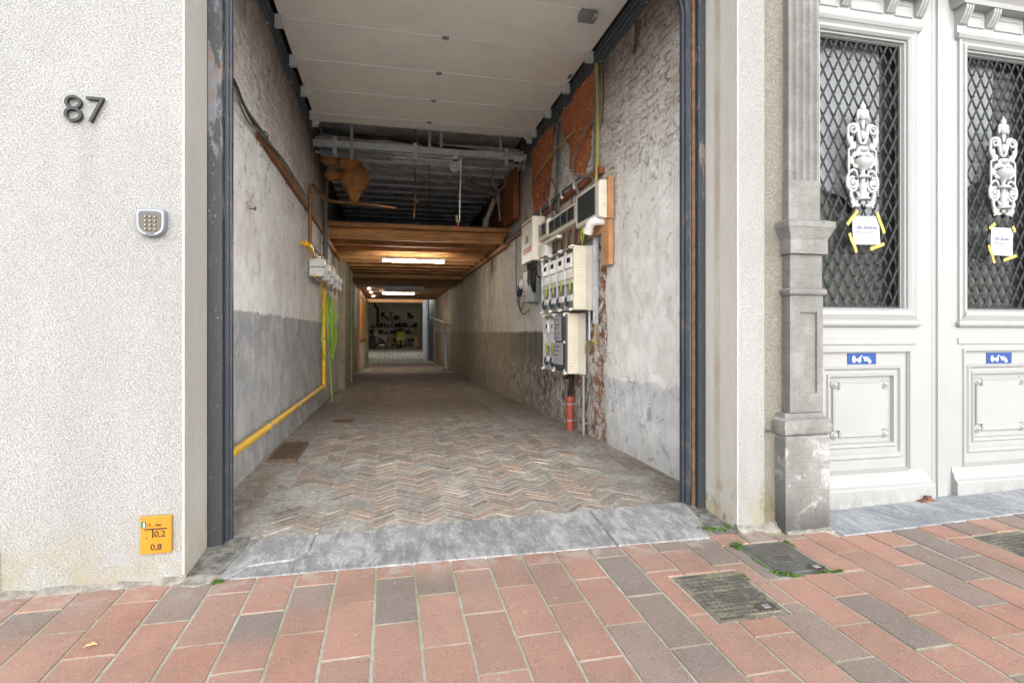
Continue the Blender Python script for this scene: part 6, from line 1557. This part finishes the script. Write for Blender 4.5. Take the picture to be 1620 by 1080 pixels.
# bicycle hung on the back wall
def bicycle(cx, y, zc, s):
    t = thing('bicycle', 'dark bicycle hanging on the pale back wall of the garage', 'bicycle', (cx, y, zc))
    P = lambda u, v, w_=0: Vector((cx+u*s, y-w_*s, zc+v*s))
    for u in (-.55, .55):
        m_ = MB(); m_.torus(P(u, 0), .34*s, .028*s, (0,1,0), 26, 6); wo_ = obj('wheel', m_, M['black'], t, smooth=1)
        m_ = MB()
        for k in range(10): q = k*math.pi/5; m_.tube([P(u, 0), P(u+.33*math.cos(q), .33*math.sin(q))], .004*s, 4)
        m_.ball(P(u, 0), .04*s, 6); obj('spokes', m_, M['galv_dull'], wo_)
    m_ = MB()
    for a, b in (((-.55,0),(-.42,.52)),((-.45,.42),(.0,-.02)),((-.44,.36),(-.02,.12)),((.0,-.02),(.17,.5)),((.0,-.02),(.55,0)),((.13,.36),(.55,0))): m_.tube([P(*a), P(*b)], .026*s, 7)
    obj('frame', m_, M['darkmetal'], t, smooth=1)
    m_ = MB(); m_.tube(curve([P(-.42,.52), P(-.40,.62), P(-.30,.66,.2), P(-.22,.62,.28)]), .018*s, 6); m_.tube(curve([P(-.42,.52), P(-.40,.62), P(-.30,.66,-.1)]), .018*s, 6); obj('handlebar', m_, M['galv_dull'], t, smooth=1)
    m_ = MB(); m_.ball(P(.2, .55), .11*s, 8, squash=(1.3,.7,.4)); obj('saddle', m_, M['black'], t, smooth=1)
    m_ = MB(); m_.torus(P(.0,-.02,.03), .09*s, .012*s, (0,1,0), 14, 5); m_.tube([P(0,-.02,.06), P(.1,-.15,.06), P(.16,-.15,.12)], .014*s, 5); obj('crank', m_, M['galv_dull'], t, smooth=1)
    m_ = MB(); m_.box(cx+.38*s, cx+.74*s, y-.14*s, y+.05*s, zc+.30*s, zc+.36*s); m_.box(cx+.42*s, cx+.72*s, y-.2*s, y-.08*s, zc+.02*s, zc+.32*s); obj('carrier_bag', m_, M['clutterA'], t, bevel=.02)
    m_ = MB(); m_.box(cx-.62*s, cx-.34*s, y-.16*s, y+.1*s, zc+.36*s, zc+.62*s); obj('basket', m_, M['darkmetal'], t, bevel=.02)
bicycle(.0, 39.8, 2.15, .95)
mb = MB(); mb.tube(curve([(-1.05, 39.85, 3.6), (-1.05, 39.85, 3.2), (-.85, 39.85, 3.05), (-.83, 39.85, 2.6), (-.83, 39.85, 1.9)], 5), .07, 8); obj('downpipe', mb, M['darkmetal'], smooth=1, label='dark bent downpipe on the back wall left of the bicycle', cat='pipe')
def shelf(z, lab):
    m_ = MB(); m_.box(-1.3, 2.1, 39.2, 39.95, z, z+.05); 
    for x in (-1.2, .4, 2.0): m_.box(x-.03, x+.03, 39.25, 39.9, z-.25, z)
    return obj('wall_shelf', m_, M['clutterA'], label=lab, cat='shelf')
shelf(1.62, 'upper shelf full of goods under the hanging bicycle'); shelf(1.12, 'lower shelf full of goods on the garage back wall')
rc = random.Random(31)
mb = MB()
for z0 in (1.67, 1.17, .2, .2, .5):
    for k in range(26):
        x = rc.uniform(-1.3, 2.1); h = rc.uniform(.08, .30); w_ = rc.uniform(.05, .16); y = rc.uniform(38.6, 39.7) if z0 < 1 else rc.uniform(39.3, 39.8)
        g_ = rc.choice((.4, .7, 1, 1.6))
        if rc.random() < .5: mb.obox((x, y, z0+h/2), (w_*1.5, w_, h), Matrix.Rotation(rc.uniform(-.4,.4), 3, 'Z'))
        else: mb.cyl((x, y, z0), (x, y, z0+h), w_*.6, 8)
obj('garage_clutter', mb, M['clutterA'], kind='stuff')
def part_item(name, cat, lab, boxes, group=None):
    t = thing(name, lab, cat, boxes[0][1])
    for nm, c, sz, m_ in boxes:
        b_ = MB(); b_.obox(Vector(c)+Vector((0,0,sz[2]/2)), sz); obj(nm, b_, M[m_], t, bevel=.03)
t = thing('motor_scooter', 'scooter with yellow-green front and pale stripe parked at the garage back', 'scooter', (.85, 38.6, .1))
mb = MB(); mb.rings([[(.85-w_, y, z), (.85+w_, y, z), (.85+w_, y+.25, z), (.85-w_, y+.25, z)] for w_, y, z in ((.22,38.5,.45),(.34,38.4,.62),(.36,38.38,.9),(.32,38.42,1.2),(.2,38.5,1.35))], True, True); obj('front_shield', mb, M['hivis'], t, bevel=.03)
mb = MB(); mb.box(.50, 1.20, 38.33, 38.36, .74, .84); obj('stripe', mb, M['signwhite'], t)
mb = MB(); mb.torus((.85, 38.5, .36), .24, .08, (1,0,0), 20, 8); obj('wheel', mb, M['black'], t, smooth=1)
mb = MB(); mb.tube(curve([(.45, 38.5, 1.32), (.7, 38.45, 1.45), (1.0, 38.45, 1.45), (1.25, 38.5, 1.32)]), .03, 6); mb.box(.72, .98, 38.4, 38.6, 1.36, 1.52); obj('handlebar', mb, M['black'], t, smooth=1)
mb = MB(); mb.box(.6, 1.1, 38.6, 39.3, .3, .85); obj('body', mb, M['meter_grey'], t, bevel=.08)
part_item('boiler', 'boiler', 'pale upright boiler standing left in the garage', [('case', (-.95, 39.0, .55), (.34, .3, .95), 'beige_side'), ('panel', (-.95, 38.84, .95), (.26, .02, .3), 'whitepl')])
part_item('cardboard_box', 'box', 'brown box on the garage floor left of the scooter', [('carton', (.05, 38.6, .1), (.42, .4, .75), 'brownbox'), ('flap', (.05, 38.4, .84), (.44, .04, .06), 'brownbox')])
part_item('plywood_offcut', 'board', 'upright brown board leaning at the right of the scooter', [('board', (1.95, 38.3, .1), (.25, .05, 1.0), 'pine')])
part_item('dustbin', 'bin', 'dark bin standing left at the garage back', [('body', (-1.15, 38.4, .1), (.4, .4, .8), 'darkmetal'), ('lid', (-1.15, 38.4, .9), (.44, .44, .06), 'darkmetal')])
part_item('toolbox', 'toolbox', 'low grey box with white lid on the garage floor', [('case', (-.55, 38.0, .08), (.42, .3, .22), 'castdark'), ('lid', (-.55, 38.0, .30), (.44, .32, .05), 'whitepl')])
mb = MB(); mb.torus((1.45, 39.6, 2.05), .16, .04, (0,1,0), 18, 6); mb.ball((1.45, 39.6, 2.05), .13, 8, squash=(1,.3,1)); obj('wall_fan', mb, M['beige_side'], smooth=1, label='round pale fan or lamp on the wall right of the bicycle', cat='fan')
mb = MB(); mb.obox((1.65, 39.6, 2.4), (.35, .3, .25)); mb.ball((1.5, 39.6, 2.55), .18, 7); obj('shelf_bundle', mb, M['clutterA'], label='dark bundle high on the garage wall right of the bicycle', cat='bundle', bevel=.04)
